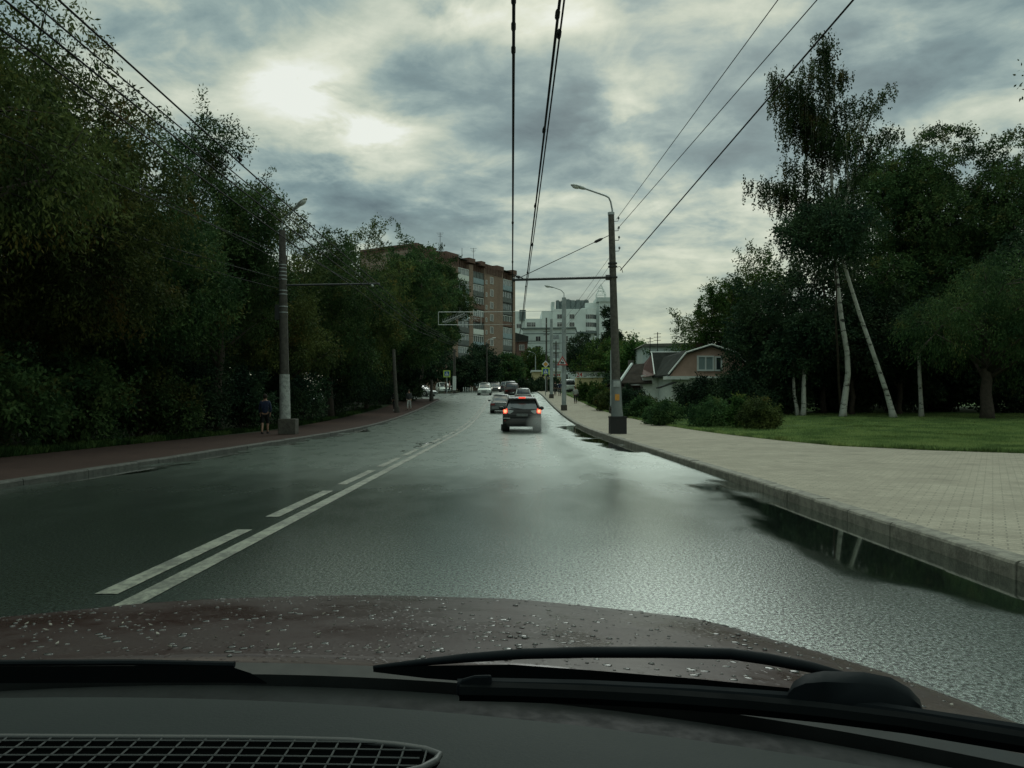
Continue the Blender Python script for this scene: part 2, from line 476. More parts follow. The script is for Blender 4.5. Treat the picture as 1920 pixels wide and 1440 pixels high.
# double centre line: broken on the left, continuous on the right, worn through in places
def paint(name):
    t = NT(name)
    n = t.noise(16, 8, .8, (1, .6, 1)); g = t.noise(2.2, 4, .6)
    wear = t.rng(t.m('ADD', n, t.m('MULTIPLY', g, .5)), .64, .86, .05, .8)
    c = t.mix(wear, (.27, .285, .23), (.045, .05, .045))
    t.set(color=c, rough=.42, spec=.5); t.bump(n, .35, .006)
    return t.mat
M['paint'] = paint('worn_road_paint')
def stripe(mb, x0, x1, ya, yb):
    rows = fr(ya, yb, max(.5, min(1.0, yb - ya)))
    for a, b in zip(rows[:-1], rows[1:]):
        mb.add([(x0, a, float(zr(a)) + .005), (x1, a, float(zr(a)) + .005), (x1, b, float(zr(b)) + .005), (x0, b, float(zr(b)) + .005)], [(0, 1, 2, 3)])
mb = MB(); stripe(mb, -2.58, -2.42, -5, 140)
mb.build('road_marking', M['paint'])['kind'] = 'structure'
mb = MB()
for k in range(24):
    a = 1.7 + 3.8 * k; b = a + 2.85
    stripe(mb, -2.87, -2.71, a, b)
mb.build('road_marking_dashes', M['paint'])['kind'] = 'structure'
# ------------------------------------------------------------ foliage
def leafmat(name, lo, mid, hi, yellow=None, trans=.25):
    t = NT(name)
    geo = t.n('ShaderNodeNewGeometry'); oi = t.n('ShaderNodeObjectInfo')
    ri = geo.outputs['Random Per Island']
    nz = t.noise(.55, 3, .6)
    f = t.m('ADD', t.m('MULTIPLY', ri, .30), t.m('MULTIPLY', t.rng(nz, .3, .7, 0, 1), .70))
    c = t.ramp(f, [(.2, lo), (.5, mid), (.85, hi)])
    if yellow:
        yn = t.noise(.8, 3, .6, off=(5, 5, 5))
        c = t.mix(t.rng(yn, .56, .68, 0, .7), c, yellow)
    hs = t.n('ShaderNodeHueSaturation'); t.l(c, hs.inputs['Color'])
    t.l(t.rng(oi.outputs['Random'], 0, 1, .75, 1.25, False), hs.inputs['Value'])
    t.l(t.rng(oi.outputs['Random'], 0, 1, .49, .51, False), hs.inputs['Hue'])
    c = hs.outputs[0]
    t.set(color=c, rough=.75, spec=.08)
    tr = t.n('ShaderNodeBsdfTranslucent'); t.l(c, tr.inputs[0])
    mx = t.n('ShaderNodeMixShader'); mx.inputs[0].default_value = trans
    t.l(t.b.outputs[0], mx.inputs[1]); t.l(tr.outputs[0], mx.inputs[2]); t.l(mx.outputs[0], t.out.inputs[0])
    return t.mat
M['leaf'] = leafmat('leaf_green', (.018, .045, .018), (.042, .085, .030), (.085, .145, .050), (.13, .13, .04))
M['leaf_olive'] = leafmat('leaf_olive', (.025, .042, .014), (.055, .080, .025), (.11, .135, .04), (.15, .11, .03))
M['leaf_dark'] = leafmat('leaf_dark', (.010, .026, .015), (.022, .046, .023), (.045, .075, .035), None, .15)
M['leaf_birch'] = leafmat('leaf_birch', (.012, .028, .012), (.026, .048, .018), (.05, .08, .03), (.09, .07, .02))
M['leaf_lush'] = leafmat('leaf_lush', (.02, .05, .014), (.045, .10, .025), (.09, .15, .04), (.16, .17, .04))
M['bark'] = concrete('bark_brown', (.06, .048, .036), .6)
def birchbark():
    t = NT('birch_bark')
    a = t.noise(1.7, 5, .65, (1, 1, 2.6)); b = t.noise(1.2, 5, .7)
    c = t.mix(t.rng(a, .54, .62, 0, 1), (.42, .43, .38), (.035, .032, .028))
    c = t.mix(t.rng(b, .5, .65, 0, .6), c, (.16, .15, .12))
    t.set(color=c, rough=.7, spec=.3); t.bump(a, .4, .01)
    return t.mat
M['birch_bark'] = birchbark()

def leaf_mesh(name, P, D, L, Wd, rng, curl=.25):
    """one diamond leaf per row: base point P, direction D, length L, width Wd"""
    n = len(P)
    rv = rng.normal(size=(n, 3)); S = np.cross(D, rv); S /= np.linalg.norm(S, axis=1)[:, None] + 1e-9
    N = np.cross(D, S)
    L = L[:, None]; Wd = Wd[:, None]
    a = P; b = P + D * L * .45 + S * Wd * .5 + N * L * curl * .12; c = P + D * L - N * L * curl * .1; d = P + D * L * .45 - S * Wd * .5 + N * L * curl * .12
    V = np.stack([a, b, c, d], 1).reshape(-1, 3).astype(np.float32)
    me = bpy.data.meshes.new(name)
    me.vertices.add(4 * n); me.vertices.foreach_set('co', V.ravel())
    me.loops.add(4 * n); me.loops.foreach_set('vertex_index', np.arange(4 * n, dtype=np.int32))
    me.polygons.add(n); me.polygons.foreach_set('loop_start', np.arange(n, dtype=np.int32) * 4)
    try: me.polygons.foreach_set('loop_total', np.full(n, 4, dtype=np.int32))
    except Exception: pass
    me.update(calc_edges=True)
    return me

def rdir(rng, n):
    v = rng.normal(size=(n, 3)); return v / np.linalg.norm(v, axis=1)[:, None]

def crown_points(rng, zb, zt, r, nlobe=22, nspray=900, top=.45, flat=1.0, shoots=12):
    """lobed envelope -> spray centres with outward directions; returns centres, dirs, lobe centres"""
    H = (zt - zb); cz = zb + H * top
    lobes = []
    for i in range(nlobe):
        u = rdir(rng, 1)[0]; f = rng.uniform(.45, .78)
        hz = (zt - cz) if u[2] > 0 else (cz - zb)
        c = np.array([u[0] * r * f, u[1] * r * f * flat, cz + u[2] * hz * f])
        lobes.append((c, r * rng.uniform(.24, .40)))
    lobes.append((np.array([0, 0, cz]), r * .5))
    lobes.append((np.array([0, 0, zt - r * .35]), r * .33))
    w = np.array([l[1] ** 2 for l in lobes]); w /= w.sum()
    idx = rng.choice(len(lobes), nspray, p=w)
    C = np.array([l[0] for l in lobes])[idx]; Rr = np.array([l[1] for l in lobes])[idx]
    U = rdir(rng, nspray); U[:, 2] = U[:, 2] * .9 + .12
    rad = Rr * rng.uniform(.72, 1.05, nspray)
    P = C + U * rad[:, None] * np.array([1, 1, .85])
    # upward shoots that break the outline
    S = []; SU = []
    for i in range(shoots):
        c, rr = lobes[rng.integers(len(lobes))]
        u = rdir(rng, 1)[0]; u[2] = abs(u[2]) + .6; u /= np.linalg.norm(u)
        for k in range(7):
            S.append(c + u * rr * (1 + k * .13) + rng.normal(size=3) * .05 * rr); SU.append(u)
    if S: P = np.vstack([P, S]); U = np.vstack([U, SU])
    return P, U, lobes

def crown_mesh(name, seed, zb, zt, r, nspray, nleaf, L, Wd, top=.45, flat=1.0, droop=.5, sprayr=.38, shoots=12, nlobe=22):
    rng = np.random.default_rng(seed)
    P, U, lobes = crown_points(rng, zb, zt, r, nlobe, nspray, top, flat, shoots)
    n = len(P)
    # a spray: leaves set along a short twig which grows outward and droops
    T = U + rng.normal(size=U.shape) * .45; T[:, 2] -= droop * .5; T /= np.linalg.norm(T, axis=1)[:, None]
    k = nleaf
    s = np.tile(np.linspace(-.5, 1, k), n)
    Pi = np.repeat(P, k, 0); Ti = np.repeat(T, k, 0)
    Q = Pi + Ti * (s * sprayr)[:, None] + rng.normal(size=Pi.shape) * sprayr * .33
    Q[:, 2] -= (np.clip(s, 0, 1) ** 2) * sprayr * droop * .6
    D = Ti * .55 + rdir(rng, len(Q)) * .8; D[:, 2] -= droop * .7
    D /= np.linalg.norm(D, axis=1)[:, None]
    ls = L * rng.uniform(.65, 1.25, len(Q)); ws = Wd * rng.uniform(.7, 1.2, len(Q))
    return leaf_mesh(name, Q, D, ls, ws, rng), lobes, P

def trunk_mb(seed, zb, zt, r, lobes, lean=(0, 0), r0=.22, base=-.3, P=None):
    rnd = random.Random(seed); mb = MB()
    H = zb + (zt - zb) * .75
    pts = []; n = 9
    for i in range(n + 1):
        t = i / n
        pts.append((lean[0] * (1 - t) + rnd.uniform(-.08, .08) * (0 < i), lean[1] * (1 - t) + rnd.uniform(-.08, .08) * (0 < i), base + (H - base) * t))
    rr = [r0 * (1.25 if i == 0 else 1) * (1 - .8 * i / n) for i in range(n + 1)]
    mb.tube(pts, rr, 10)
    for c, lr in lobes:
        z0 = max(zb * .5 + .4, min(H * .95, c[2] - rnd.uniform(.25, .6) * math.hypot(c[0], c[1]) - .5))
        t = (z0 - base) / (H - base); ra = r0 * (1 - .8 * t) * .5
        p0 = Vector((lean[0] * (1 - t), lean[1] * (1 - t), z0)); p3 = Vector(c)
        mid = p0.lerp(p3, .5) + Vector((rnd.uniform(-.2, .2), rnd.uniform(-.2, .2), .15))
        mb.tube([p0, mid, p3], [ra, ra * .65, ra * .25], 6)
        for k in range(4):
            u = Vector((rnd.gauss(0, 1), rnd.gauss(0, 1), rnd.gauss(.3, .8))).normalized()
            mb.tube([p3, p3 + u * lr * .5 + Vector((0, 0, .05)), p3 + u * lr * 1.0], [ra * .25, .016, .006], 4)
    return mb

def tree(name, x, y, zt, r, seed, label, leaf='leaf', bark='bark', zb=1.5, nspray=1000, nleaf=18, L=.15, Wd=.065, lean=(0, 0), group=None, r0=.2, top=.45,
         droop=.5, cat='tree', shoots=14, sprayr=.38, nlobe=22, flat=1.0, z=None):
    """zt, zb: crown top and bottom in metres above the eye's road level"""
    g = gz(x, y) if z is None else z
    if y < 110: r *= 1.2; nspray = int(nspray * 1.3)
    root = empty(name, (x, y, g), 0, label, cat, group)
    me, lobes, P = crown_mesh('crown', seed, zb, zt - g, r, nspray, nleaf, L, Wd, top, flat, droop, sprayr, shoots, nlobe)
    link('crown', me, M[leaf], root)
    trunk_mb(seed, zb, zt - g, r, lobes, lean, r0).build('trunk', M[bark], root, smooth=True)
    return root

GL = 'trees behind the left pavement'
# front row on the left, near to far
tree('broadleaf_tree', -13.2, 16, 14.6, 4.6, 1, 'nearest tree at the left edge with drooping sprays hanging in from the top corner', zb=3.2, nspray=2600, nleaf=24, L=.145, Wd=.055, droop=.9, group=GL, leaf='leaf_olive', r0=.26)
tree('broadleaf_tree', -15.0, 23, 11.6, 4.8, 2, 'olive green tree next to the nearest one at the far left', zb=1.0, nspray=3000, nleaf=24, L=.145, Wd=.058, droop=.7, group=GL, leaf='leaf_olive', shoots=22)
tree('broadleaf_tree', -13.4, 29, 12.2, 3.7, 3, 'dark dense tree the overhead wires cross, left of the one with two pale leader shoots', zb=1.0, nspray=2500, nleaf=22, L=.15, Wd=.062, group=GL, leaf='leaf', shoots=20)
tree('broadleaf_tree', -12.8, 35, 14.0, 2.9, 4, 'tallest tree left of the lamp pole, two feathery leader shoots against the sky', zb=1.2, nspray=2200, nleaf=20, L=.16, Wd=.062, group=GL, leaf='leaf', shoots=26)
tree('broadleaf_tree', -12.1, 43, 12.0, 2.7, 5, 'tree whose thin pale sprays stand right behind the near left street lamp head', zb=1.2, nspray=1800, nleaf=18, L=.17, Wd=.07, group=GL, leaf='leaf_olive', shoots=26)
tree('broadleaf_tree', -12.2, 54, 13.4, 3.5, 6, 'rounded tree directly right of the lamp pole, a thin shoot at its top', zb=1.5, nspray=1800, nleaf=18, L=.19, Wd=.09, group=GL, leaf='leaf', shoots=12)
tree('broadleaf_tree', -12.2, 67, 16.3, 4.2, 7, 'broad yellowish topped tree in front of the ribbed brick parapet', zb=1.0, nspray=1900, nleaf=18, L=.21, Wd=.10, group=GL, leaf='leaf_olive', shoots=8)
tree('broadleaf_tree', -10.6, 79, 18.0, 4.6, 8, 'large dark tree behind the thin pale pole, brick roof edge above it', zb=1.2, lean=(-1.6, 0), nspray=1300, nleaf=18, L=.27, Wd=.12, group=GL, leaf='leaf', shoots=6)
tree('broadleaf_tree', -9.8, 88, 19.2, 4.2, 45, 'mid green tree between the large dark one and the last of the left row', zb=2.6, nspray=1300, nleaf=18, L=.29, Wd=.13, lean=(-2, 0), group=GL, leaf='leaf', shoots=4)
tree('broadleaf_tree', -9.1, 97, 19.6, 4.6, 9, 'tall rounded tree over the pedestrian sign, last of the left row, covering the brick facade', zb=5.6, nspray=1700, nleaf=18, L=.30, Wd=.14, lean=(-2.2, 0), group=GL, leaf='leaf', shoots=5)
# second row behind
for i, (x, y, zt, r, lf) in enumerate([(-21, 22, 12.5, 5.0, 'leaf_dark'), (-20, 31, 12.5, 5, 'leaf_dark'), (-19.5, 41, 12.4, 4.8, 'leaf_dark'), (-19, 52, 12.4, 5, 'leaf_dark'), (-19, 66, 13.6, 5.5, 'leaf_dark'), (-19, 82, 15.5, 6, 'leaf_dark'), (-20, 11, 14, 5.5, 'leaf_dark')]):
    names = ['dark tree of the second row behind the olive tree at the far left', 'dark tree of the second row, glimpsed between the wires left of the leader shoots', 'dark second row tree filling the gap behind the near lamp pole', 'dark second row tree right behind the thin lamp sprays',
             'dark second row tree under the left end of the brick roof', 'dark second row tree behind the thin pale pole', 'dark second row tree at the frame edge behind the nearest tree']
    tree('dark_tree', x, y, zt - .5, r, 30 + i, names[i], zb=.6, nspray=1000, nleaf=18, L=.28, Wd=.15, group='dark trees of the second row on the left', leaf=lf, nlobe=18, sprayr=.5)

# undergrowth along the left pavement
def shrub(name, x, y, r, h, seed, label, leaf='leaf', group=None, L=.13, Wd=.06, nspray=420, nleaf=14, droop=.4, cat='shrub', sprayr=.22, shoots=8, flat=1.0):
    g = gz(x, y) if abs(x) > 3.9 else float(zr(y))
    root = empty(name, (x, y, g - .02), 0, label, cat, group)
    me, lobes, P = crown_mesh('foliage', seed, .0, h, r, nspray, nleaf, L, Wd, .42, flat, droop, sprayr, shoots, 14)
    link('foliage', me, M[leaf], root)
    mb = MB(); rnd = random.Random(seed)
    for c, lr in lobes:
        mb.tube([(c[0] * .15, c[1] * .15, -.05), (c[0] * .5, c[1] * .5, c[2] * .6), (c[0], c[1], c[2])], [.022, .016, .006], 5)
    mb.build('stems', M['bark'], root)
    return root
UL = ['low bush at the left frame edge behind the weeds', 'bushy undergrowth left of the pale light smear on the trees', 'leafy bush at the pavement edge under the olive tree', 'dark bush with a few light leaves, left of the walker in blue',
      'bush right behind the walker in the blue jacket', 'low bush beside the concrete foot of the near lamp pole', 'dark bush just right of the near lamp pole', 'dark bush halfway between the two left poles', 'dark bush left of the thin pale pole',
      'dark bush behind the thin pale pole', 'dark bush behind the walker in white trousers', 'last dark bush before the side road']
for i, (x, y, r, h) in enumerate([(-13.2, 16.5, 1.4, 2.6), (-13.4, 20, 1.6, 3.0), (-13.3, 24, 1.5, 2.8), (-13.2, 28.5, 1.6, 3.2), (-13.0, 33, 1.3, 3.0), (-12.7, 38, 1.4, 2.8), (-12.9, 43.5, 1.6, 3.4), (-12.9, 50, 1.8, 3.6), (-12.7, 57, 1.8, 3.6), (-12.8, 64, 1.9, 3.8), (-12.8, 71, 1.9, 4), (-12.6, 78, 2, 4)]):
    shrub('undergrowth_bush', x, y, r * 1.25, h, 60 + i, UL[i], leaf='leaf' if i < 4 else 'leaf_dark', group='bushes under the left trees', nspray=620, nleaf=16, L=.16, Wd=.08, sprayr=.3)

shrub('undergrowth_bush', -11.6, 85, 2.6, 4.6, 75, 'rounded dark bush where the left pavement ends at the side road', leaf='leaf_dark', group='bushes under the left trees', nspray=800, nleaf=16, L=.2, Wd=.12, sprayr=.35)
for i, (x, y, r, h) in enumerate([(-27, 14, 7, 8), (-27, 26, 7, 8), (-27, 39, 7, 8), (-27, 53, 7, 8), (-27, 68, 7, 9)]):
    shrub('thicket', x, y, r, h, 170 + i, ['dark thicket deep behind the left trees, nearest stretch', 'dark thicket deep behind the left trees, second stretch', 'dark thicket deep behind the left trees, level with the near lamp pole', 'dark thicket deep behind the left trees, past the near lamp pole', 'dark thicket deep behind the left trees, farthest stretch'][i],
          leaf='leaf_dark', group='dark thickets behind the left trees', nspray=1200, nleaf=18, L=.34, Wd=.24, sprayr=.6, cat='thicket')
# far trees down the road
FT = 'trees around the far bend'
tree('round_tree', WX(900, 138), 138, WZ(641, 138), 4.2, 11, 'round dark grey green tree behind the oncoming white car', zb=.5, nspray=900, nleaf=16, L=.4, Wd=.2, group=FT, leaf='leaf_dark', r0=.2, shoots=0, sprayr=.5)
tree('round_tree', WX(866, 128), 128, WZ(668, 128), 3.4, 16, 'dark bushy tree behind the row of white bollards', zb=.2, nspray=700, nleaf=16, L=.38, Wd=.2, group=FT, leaf='leaf_dark', shoots=0, sprayr=.5)
tree('round_tree', WX(790, 124), 124, WZ(600, 124), 6.0, 47, 'wide dark tree behind the cars of the side road', zb=.8, nspray=1300, nleaf=16, L=.4, Wd=.2, group=FT, leaf='leaf_dark', r0=.2, shoots=0, sprayr=.5)
tree('round_tree', WX(700, 118), 118, WZ(610, 118), 6.5, 48, 'dark tree deep in the side road', zb=.5, nspray=1200, nleaf=16, L=.4, Wd=.2, group=FT, leaf='leaf_dark', r0=.2, shoots=0, sprayr=.5)
tree('round_tree', WX(955, 165), 165, WZ(664, 165), 3.9, 12, 'mid green tree above the queue of cars, brick corner right above it', zb=.3, nspray=800, nleaf=16, L=.42, Wd=.22, group=FT, leaf='leaf', shoots=0, sprayr=.5)
tree('round_tree', WX(1000, 185), 185, WZ(646, 185), 4.6, 13, 'lighter green tree left of the crossing sign, before the grey panel flats', zb=.5, nspray=800, nleaf=16, L=.45, Wd=.25, group=FT, leaf='leaf_lush', shoots=0, sprayr=.6)
tree('round_tree', WX(1092, 135), 135, WZ(624, 135), 4.0, 14, 'dark tree behind the warning triangle, under the rounded white bay', zb=.5, nspray=900, nleaf=16, L=.4, Wd=.2, group=FT, leaf='leaf_dark', shoots=0, sprayr=.5)
tree('pointed_tree', WX(1140, 150), 150, WZ(575, 150), 3.2, 15, 'tall pointed dark tree just left of the near right pole, below the spire', zb=.5, nspray=1900, nleaf=16, L=.36, Wd=.2, group=FT, leaf='leaf_dark', shoots=8, top=.38, sprayr=.5)
tree('round_tree', WX(1150, 108), 108, WZ(636, 108), 4.6, 17, 'yellowish green tree crossed by the near right pole', zb=.5, nspray=1100, nleaf=16, L=.32, Wd=.16, group=FT, leaf='leaf_lush', shoots=4, sprayr=.5)
tree('round_tree', WX(1195, 100), 100, WZ(640, 100), 3.5, 18, 'soft green tree behind the dark brown cottage roof', zb=.5, nspray=900, nleaf=16, L=.32, Wd=.16, group=FT, leaf='leaf_lush', shoots=6, sprayr=.5)
tree('round_tree', WX(1268, 88), 88, WZ(645, 88), 2.8, 19, 'small leafy tree rising above the ridge of the corrugated roof', zb=.8, nspray=600, nleaf=14, L=.26, Wd=.13, group=FT, leaf='leaf', shoots=6)

# right: the wood behind the lawn
RW = 'trees of the wood behind the lawn'
tree('broadleaf_tree', WX(1345, 66), 66, WZ(520, 66), 3.0, 21, 'thin crowned tree with sky showing through, right above the gable house', zb=3.0, nspray=620, nleaf=16, L=.22, Wd=.10, group=RW, leaf='leaf_lush', shoots=24, r0=.14)
tree('broadleaf_tree', WX(1415, 64), 64, WZ(458, 64), 3.4, 22, 'light green tree with ragged top left of the birches', zb=3.5, nspray=950, nleaf=16, L=.22, Wd=.10, group=RW, leaf='leaf_lush', shoots=20, r0=.16)
tree('broadleaf_tree', WX(1474, 54), 54, WZ(505, 54), 3.6, 23, 'broad dark tree whose low crown overhangs the gable house from the right', zb=1.2, nspray=1300, nleaf=18, L=.22, Wd=.12, group=RW, leaf='leaf_dark', shoots=6)
tree('broadleaf_tree', WX(1560, 46.3), 46.3, WZ(385, 46.3), 2.6, 46, 'leafy crown hiding the upper trunks of both birches', zb=9.2, nspray=700, nleaf=18, L=.19, Wd=.1, group=RW, leaf='leaf_dark', shoots=4, r0=.1, lean=(3, 6))
tree('broadleaf_tree', WX(1545, 57), 57, WZ(440, 57), 4.2, 24, 'dark tree filling the space behind the white birch trunk', zb=1.2, nspray=1300, nleaf=18, L=.22, Wd=.12, group=RW, leaf='leaf_dark', shoots=10)
tree('broadleaf_tree', WX(1665, 62), 62, WZ(268, 62), 5.6, 25, 'tall dark tree between the leaning birch and the round topped one', zb=2, nspray=3600, nleaf=18, L=.22, Wd=.12, group=RW, leaf='leaf', shoots=6)
tree('broadleaf_tree', WX(1770, 62), 62, WZ(222, 62), 5.9, 26, 'highest round topped tree of the wood, right of the birches', zb=2, nspray=4200, nleaf=18, L=.22, Wd=.11, group=RW, leaf='leaf', shoots=5)
tree('broadleaf_tree', WX(1900, 60), 60, WZ(236, 60), 6.0, 27, 'tall tree at the right frame edge behind the drooping round crown', zb=2, nspray=4200, nleaf=18, L=.22, Wd=.11, group=RW, leaf='leaf', shoots=5)
tree('willow_tree', WX(1850, 46), 46, WZ(478, 46), 4.3, 28, 'low round soft crowned willow in front of the wood at the right', zb=1.8, nspray=1900, nleaf=22, L=.2, Wd=.045, group=RW, leaf='leaf', shoots=2, droop=1.1, r0=.38, sprayr=.5)
tree('broadleaf_tree', 33, 50, 13, 5.0, 29, 'dark tree low at the right frame edge behind the willow', zb=1, nspray=1200, nleaf=18, L=.24, Wd=.13, group=RW, leaf='leaf_dark')
tree('broadleaf_tree', WX(1610, 53), 54, 8.5, 3.6, 40, 'dark understorey tree between the two birch trunks', zb=2.0, nspray=900, nleaf=18, L=.24, Wd=.13, group=RW, leaf='leaf_dark')
tree('broadleaf_tree', WX(1715, 53), 55, 8.5, 4.0, 41, 'dark understorey tree behind the slim third birch trunk', zb=2.0, nspray=900, nleaf=18, L=.24, Wd=.13, group=RW, leaf='leaf_dark')
tree('broadleaf_tree', 18.6, 21.5, 15.5, 3.9, 42, 'near tree outside the right edge, a single leafy branch tip reaching in', zb=9.0, nspray=900, nleaf=20, L=.14, Wd=.06, leaf='leaf', r0=.2, lean=(1.5, 0))
for i, (x, y, h, r) in enumerate([(23, 74, 7, 6), (29, 69, 9, 6), (36, 68, 9, 6.5), (44, 66, 9, 7), (38, 57, 8, 6), (24.5, 60, 4.5, 2.6), (29, 60, 4.8, 2.8), (33, 61, 4.8, 2.8), (19.5, 60, 4.5, 2.4)]):
    lab = ['dark thicket right behind the gable house', 'dark thicket at the back between the birch trunks', 'dark thicket at the back right of the slim trunk', 'dark thicket at the back at the right frame edge', 'dark thicket behind the willow trunk', 'low dark bush behind the leaning birch foot', 'low dark bush behind the slim birch stem', 'low dark bush left of the willow trunk', 'low dark bush behind the white birch foot'][i]
    shrub('thicket', x, y, r, h, 80 + i, lab, leaf='leaf_dark', group='dark thickets closing off the wood', nspray=1100, nleaf=18, L=.3, Wd=.18, sprayr=.5, cat='thicket')

# birches
def birch(label, base, path, rads, crown_arcs, seed, strands):
    x0, y0 = base; g = gz(x0, y0)
    root = empty('birch_tree', (x0, y0, g), 0, label, 'tree', 'birches on the lawn')
    loc = lambda p: (p[0] - x0, p[1] - y0, p[2] - g)
    mb = MB(); mb.tube([loc(p) for p in path], rads, 12)
    rng = np.random.default_rng(seed); rnd = random.Random(seed)
    LP = []; LD = []
    for (p0, p1, dr) in crown_arcs:
        p0 = Vector(loc(p0)); p1 = Vector(loc(p1))
        mid = p0.lerp(p1, .5) + Vector((0, 0, (p1 - p0).length * .16))
        pts = [p0, mid, p1]
        mb.tube(pts, [.05, .03, .01], 6)
        length = (p1 - p0).length
        n = int(strands * length)
        for k in range(n):
            t = rnd.uniform(.1, 1.05); q = (p0.lerp(mid, t * 2) if t < .5 else mid.lerp(p1, t * 2 - 1)) + Vector((rnd.gauss(0, .28), rnd.gauss(0, .45), rnd.gauss(0, .18)))
            ln = dr * rnd.uniform(.25, 1.0)
            m = int(ln * 16) + 3
            s = np.linspace(0, 1, m)
            a = rnd.uniform(0, 6.28); w = rnd.uniform(.05, .25)
            pp = np.stack([q.x + math.cos(a) * w * s + rng.normal(size=m) * .05, q.y + math.sin(a) * w * s + rng.normal(size=m) * .05, q.z - s * ln + rng.normal(size=m) * .04], 1)
            dd = rdir(rng, m) * .8; dd[:, 2] -= .9
            LP.append(pp); LD.append(dd)
            if k % 5 == 0: mb.tube([q, q + Vector((math.cos(a) * w * .5, math.sin(a) * w * .5, -ln * .5)), q + Vector((math.cos(a) * w, math.sin(a) * w, -ln))], .006, 3)
    P = np.vstack(LP); D = np.vstack(LD); D /= np.linalg.norm(D, axis=1)[:, None]
    me = leaf_mesh('crown', P, D, .155 * rng.uniform(.7, 1.2, len(P)), .105 * rng.uniform(.7, 1.2, len(P)), rng)
    link('crown', me, M['leaf_birch'], root)
    mb.build('trunk', M['birch_bark'], root, smooth=True)
    return root
def B(px, py, d): return (WX(px, d), d, WZ(py, d))
D1 = 50
arcs = [(B(1549, 130, D1), B(1541, 62, D1), .7), (B(1550, 150, D1), B(1533, 85, D1), 1.0), (B(1550, 160, D1), B(1552, 90, 50.3), 1.0), (B(1552, 190, D1), B(1505, 120, 49.5), 1.6), (B(1552, 200, D1), B(1578, 130, 50.5), 1.5), (B(1555, 240, D1), B(1452, 135, 49), 3.2), (B(1555, 260, D1), B(1470, 160, 50.6), 3.0),
        (B(1555, 230, D1), B(1592, 185, 50), 2.6), (B(1558, 300, D1), B(1470, 210, 51), 2.6), (B(1560, 280, D1), B(1530, 210, 49), 2.4), (B(1562, 300, D1), B(1580, 240, 51), 2.4), (B(1560, 380, D1), B(1480, 300, 49), 2.2),
        (B(1562, 420, D1), B(1412, 338, 49), 1.7), (B(1562, 430, D1), B(1450, 345, 50.5), 2.0), (B(1562, 420, D1), B(1500, 380, 49), 1.9), (B(1560, 400, D1), B(1600, 330, 50), 2.2), (B(1562, 450, D1), B(1480, 410, 49), 1.6)]
birch('birch with white lower trunk and a long weeping crown, highest on the right', (WX(1580, D1), D1),
      [B(1580, 788, D1), B(1581, 770, D1), B(1590, 700, D1), B(1588, 660, D1), B(1578, 600, D1), B(1567, 505, D1), B(1562, 400, D1), B(1556, 260, D1), B(1548, 150, D1), B(1541, 60, D1)],
      [.30, .21, .165, .155, .14, .12, .10, .07, .04, .015], arcs, 5, 26)
arcs2 = [(B(1575, 420, 48), B(1560, 350, 48), 1.6), (B(1580, 380, 48), B(1640, 300, 48), .7), (B(1600, 330, 48), B(1672, 235, 48.5), .7), (B(1600, 330, 48), B(1622, 180, 48), .8), (B(1610, 280, 48), B(1665, 165, 48), .6), (B(1612, 300, 48), B(1690, 250, 47.5), .6), (B(1590, 350, 48), B(1585, 250, 48), 1.3),
         (B(1590, 380, 48), B(1630, 360, 48), 1.2), (B(1575, 440, 48), B(1530, 400, 47), 1.4)]
birch('birch whose trunk leans to the left, foot whitewashed, branch tips reaching right', (WX(1675, 48), 48),
      [B(1676, 789, 48), B(1672, 770, 48), B(1662, 735, 48), B(1640, 670, 48), B(1612, 590, 48), B(1590, 520, 48), B(1572, 455, 48), B(1585, 380, 48), B(1605, 300, 48), B(1618, 220, 48)],
      [.27, .18, .14, .125, .11, .10, .09, .07, .05, .03], arcs2, 6, 22)
def trunk_only(name, label, pts, rads, bark='birch_bark', crown=None):
    x0, y0, _ = pts[0]; g = gz(x0, y0)
    root = empty(name, (x0, y0, g), 0, label, 'tree', 'birches on the lawn' if bark == 'birch_bark' else None)
    MB().tube([(p[0] - x0, p[1] - y0, p[2] - g) for p in pts], rads, 10).build('trunk', M[bark], root, smooth=True)
    if crown:
        me, lo, P = crown_mesh('crown', crown[0], crown[1], crown[2], crown[3], 420, 16, .2, .11, sprayr=.4)
        link('crown', me, M['leaf_dark'], root)
trunk_only('birch_tree', 'slim upright birch stem standing alone right of the leaning birch', [B(1728, 788, 50), B(1727, 760, 50), B(1724, 700, 50), B(1722, 600, 50)], [.2, .13, .11, .08], crown=(51, 3.4, 7.5, 2))
trunk_only('birch_tree', 'left stem of the short whitewashed pair beside the right hand bushes', [B(1496, 788, 52), B(1494, 765, 52), B(1489, 740, 52), B(1486, 650, 52)], [.17, .12, .1, .07], crown=(52, 3.0, 6.5, 1.6))
trunk_only('birch_tree', 'right stem of the short whitewashed pair beside the right hand bushes', [B(1505, 788, 51.5), B(1507, 765, 51.5), B(1507, 735, 51.5), B(1508, 640, 51.5)], [.2, .16, .14, .08], crown=(53, 3.0, 6.8, 1.6))

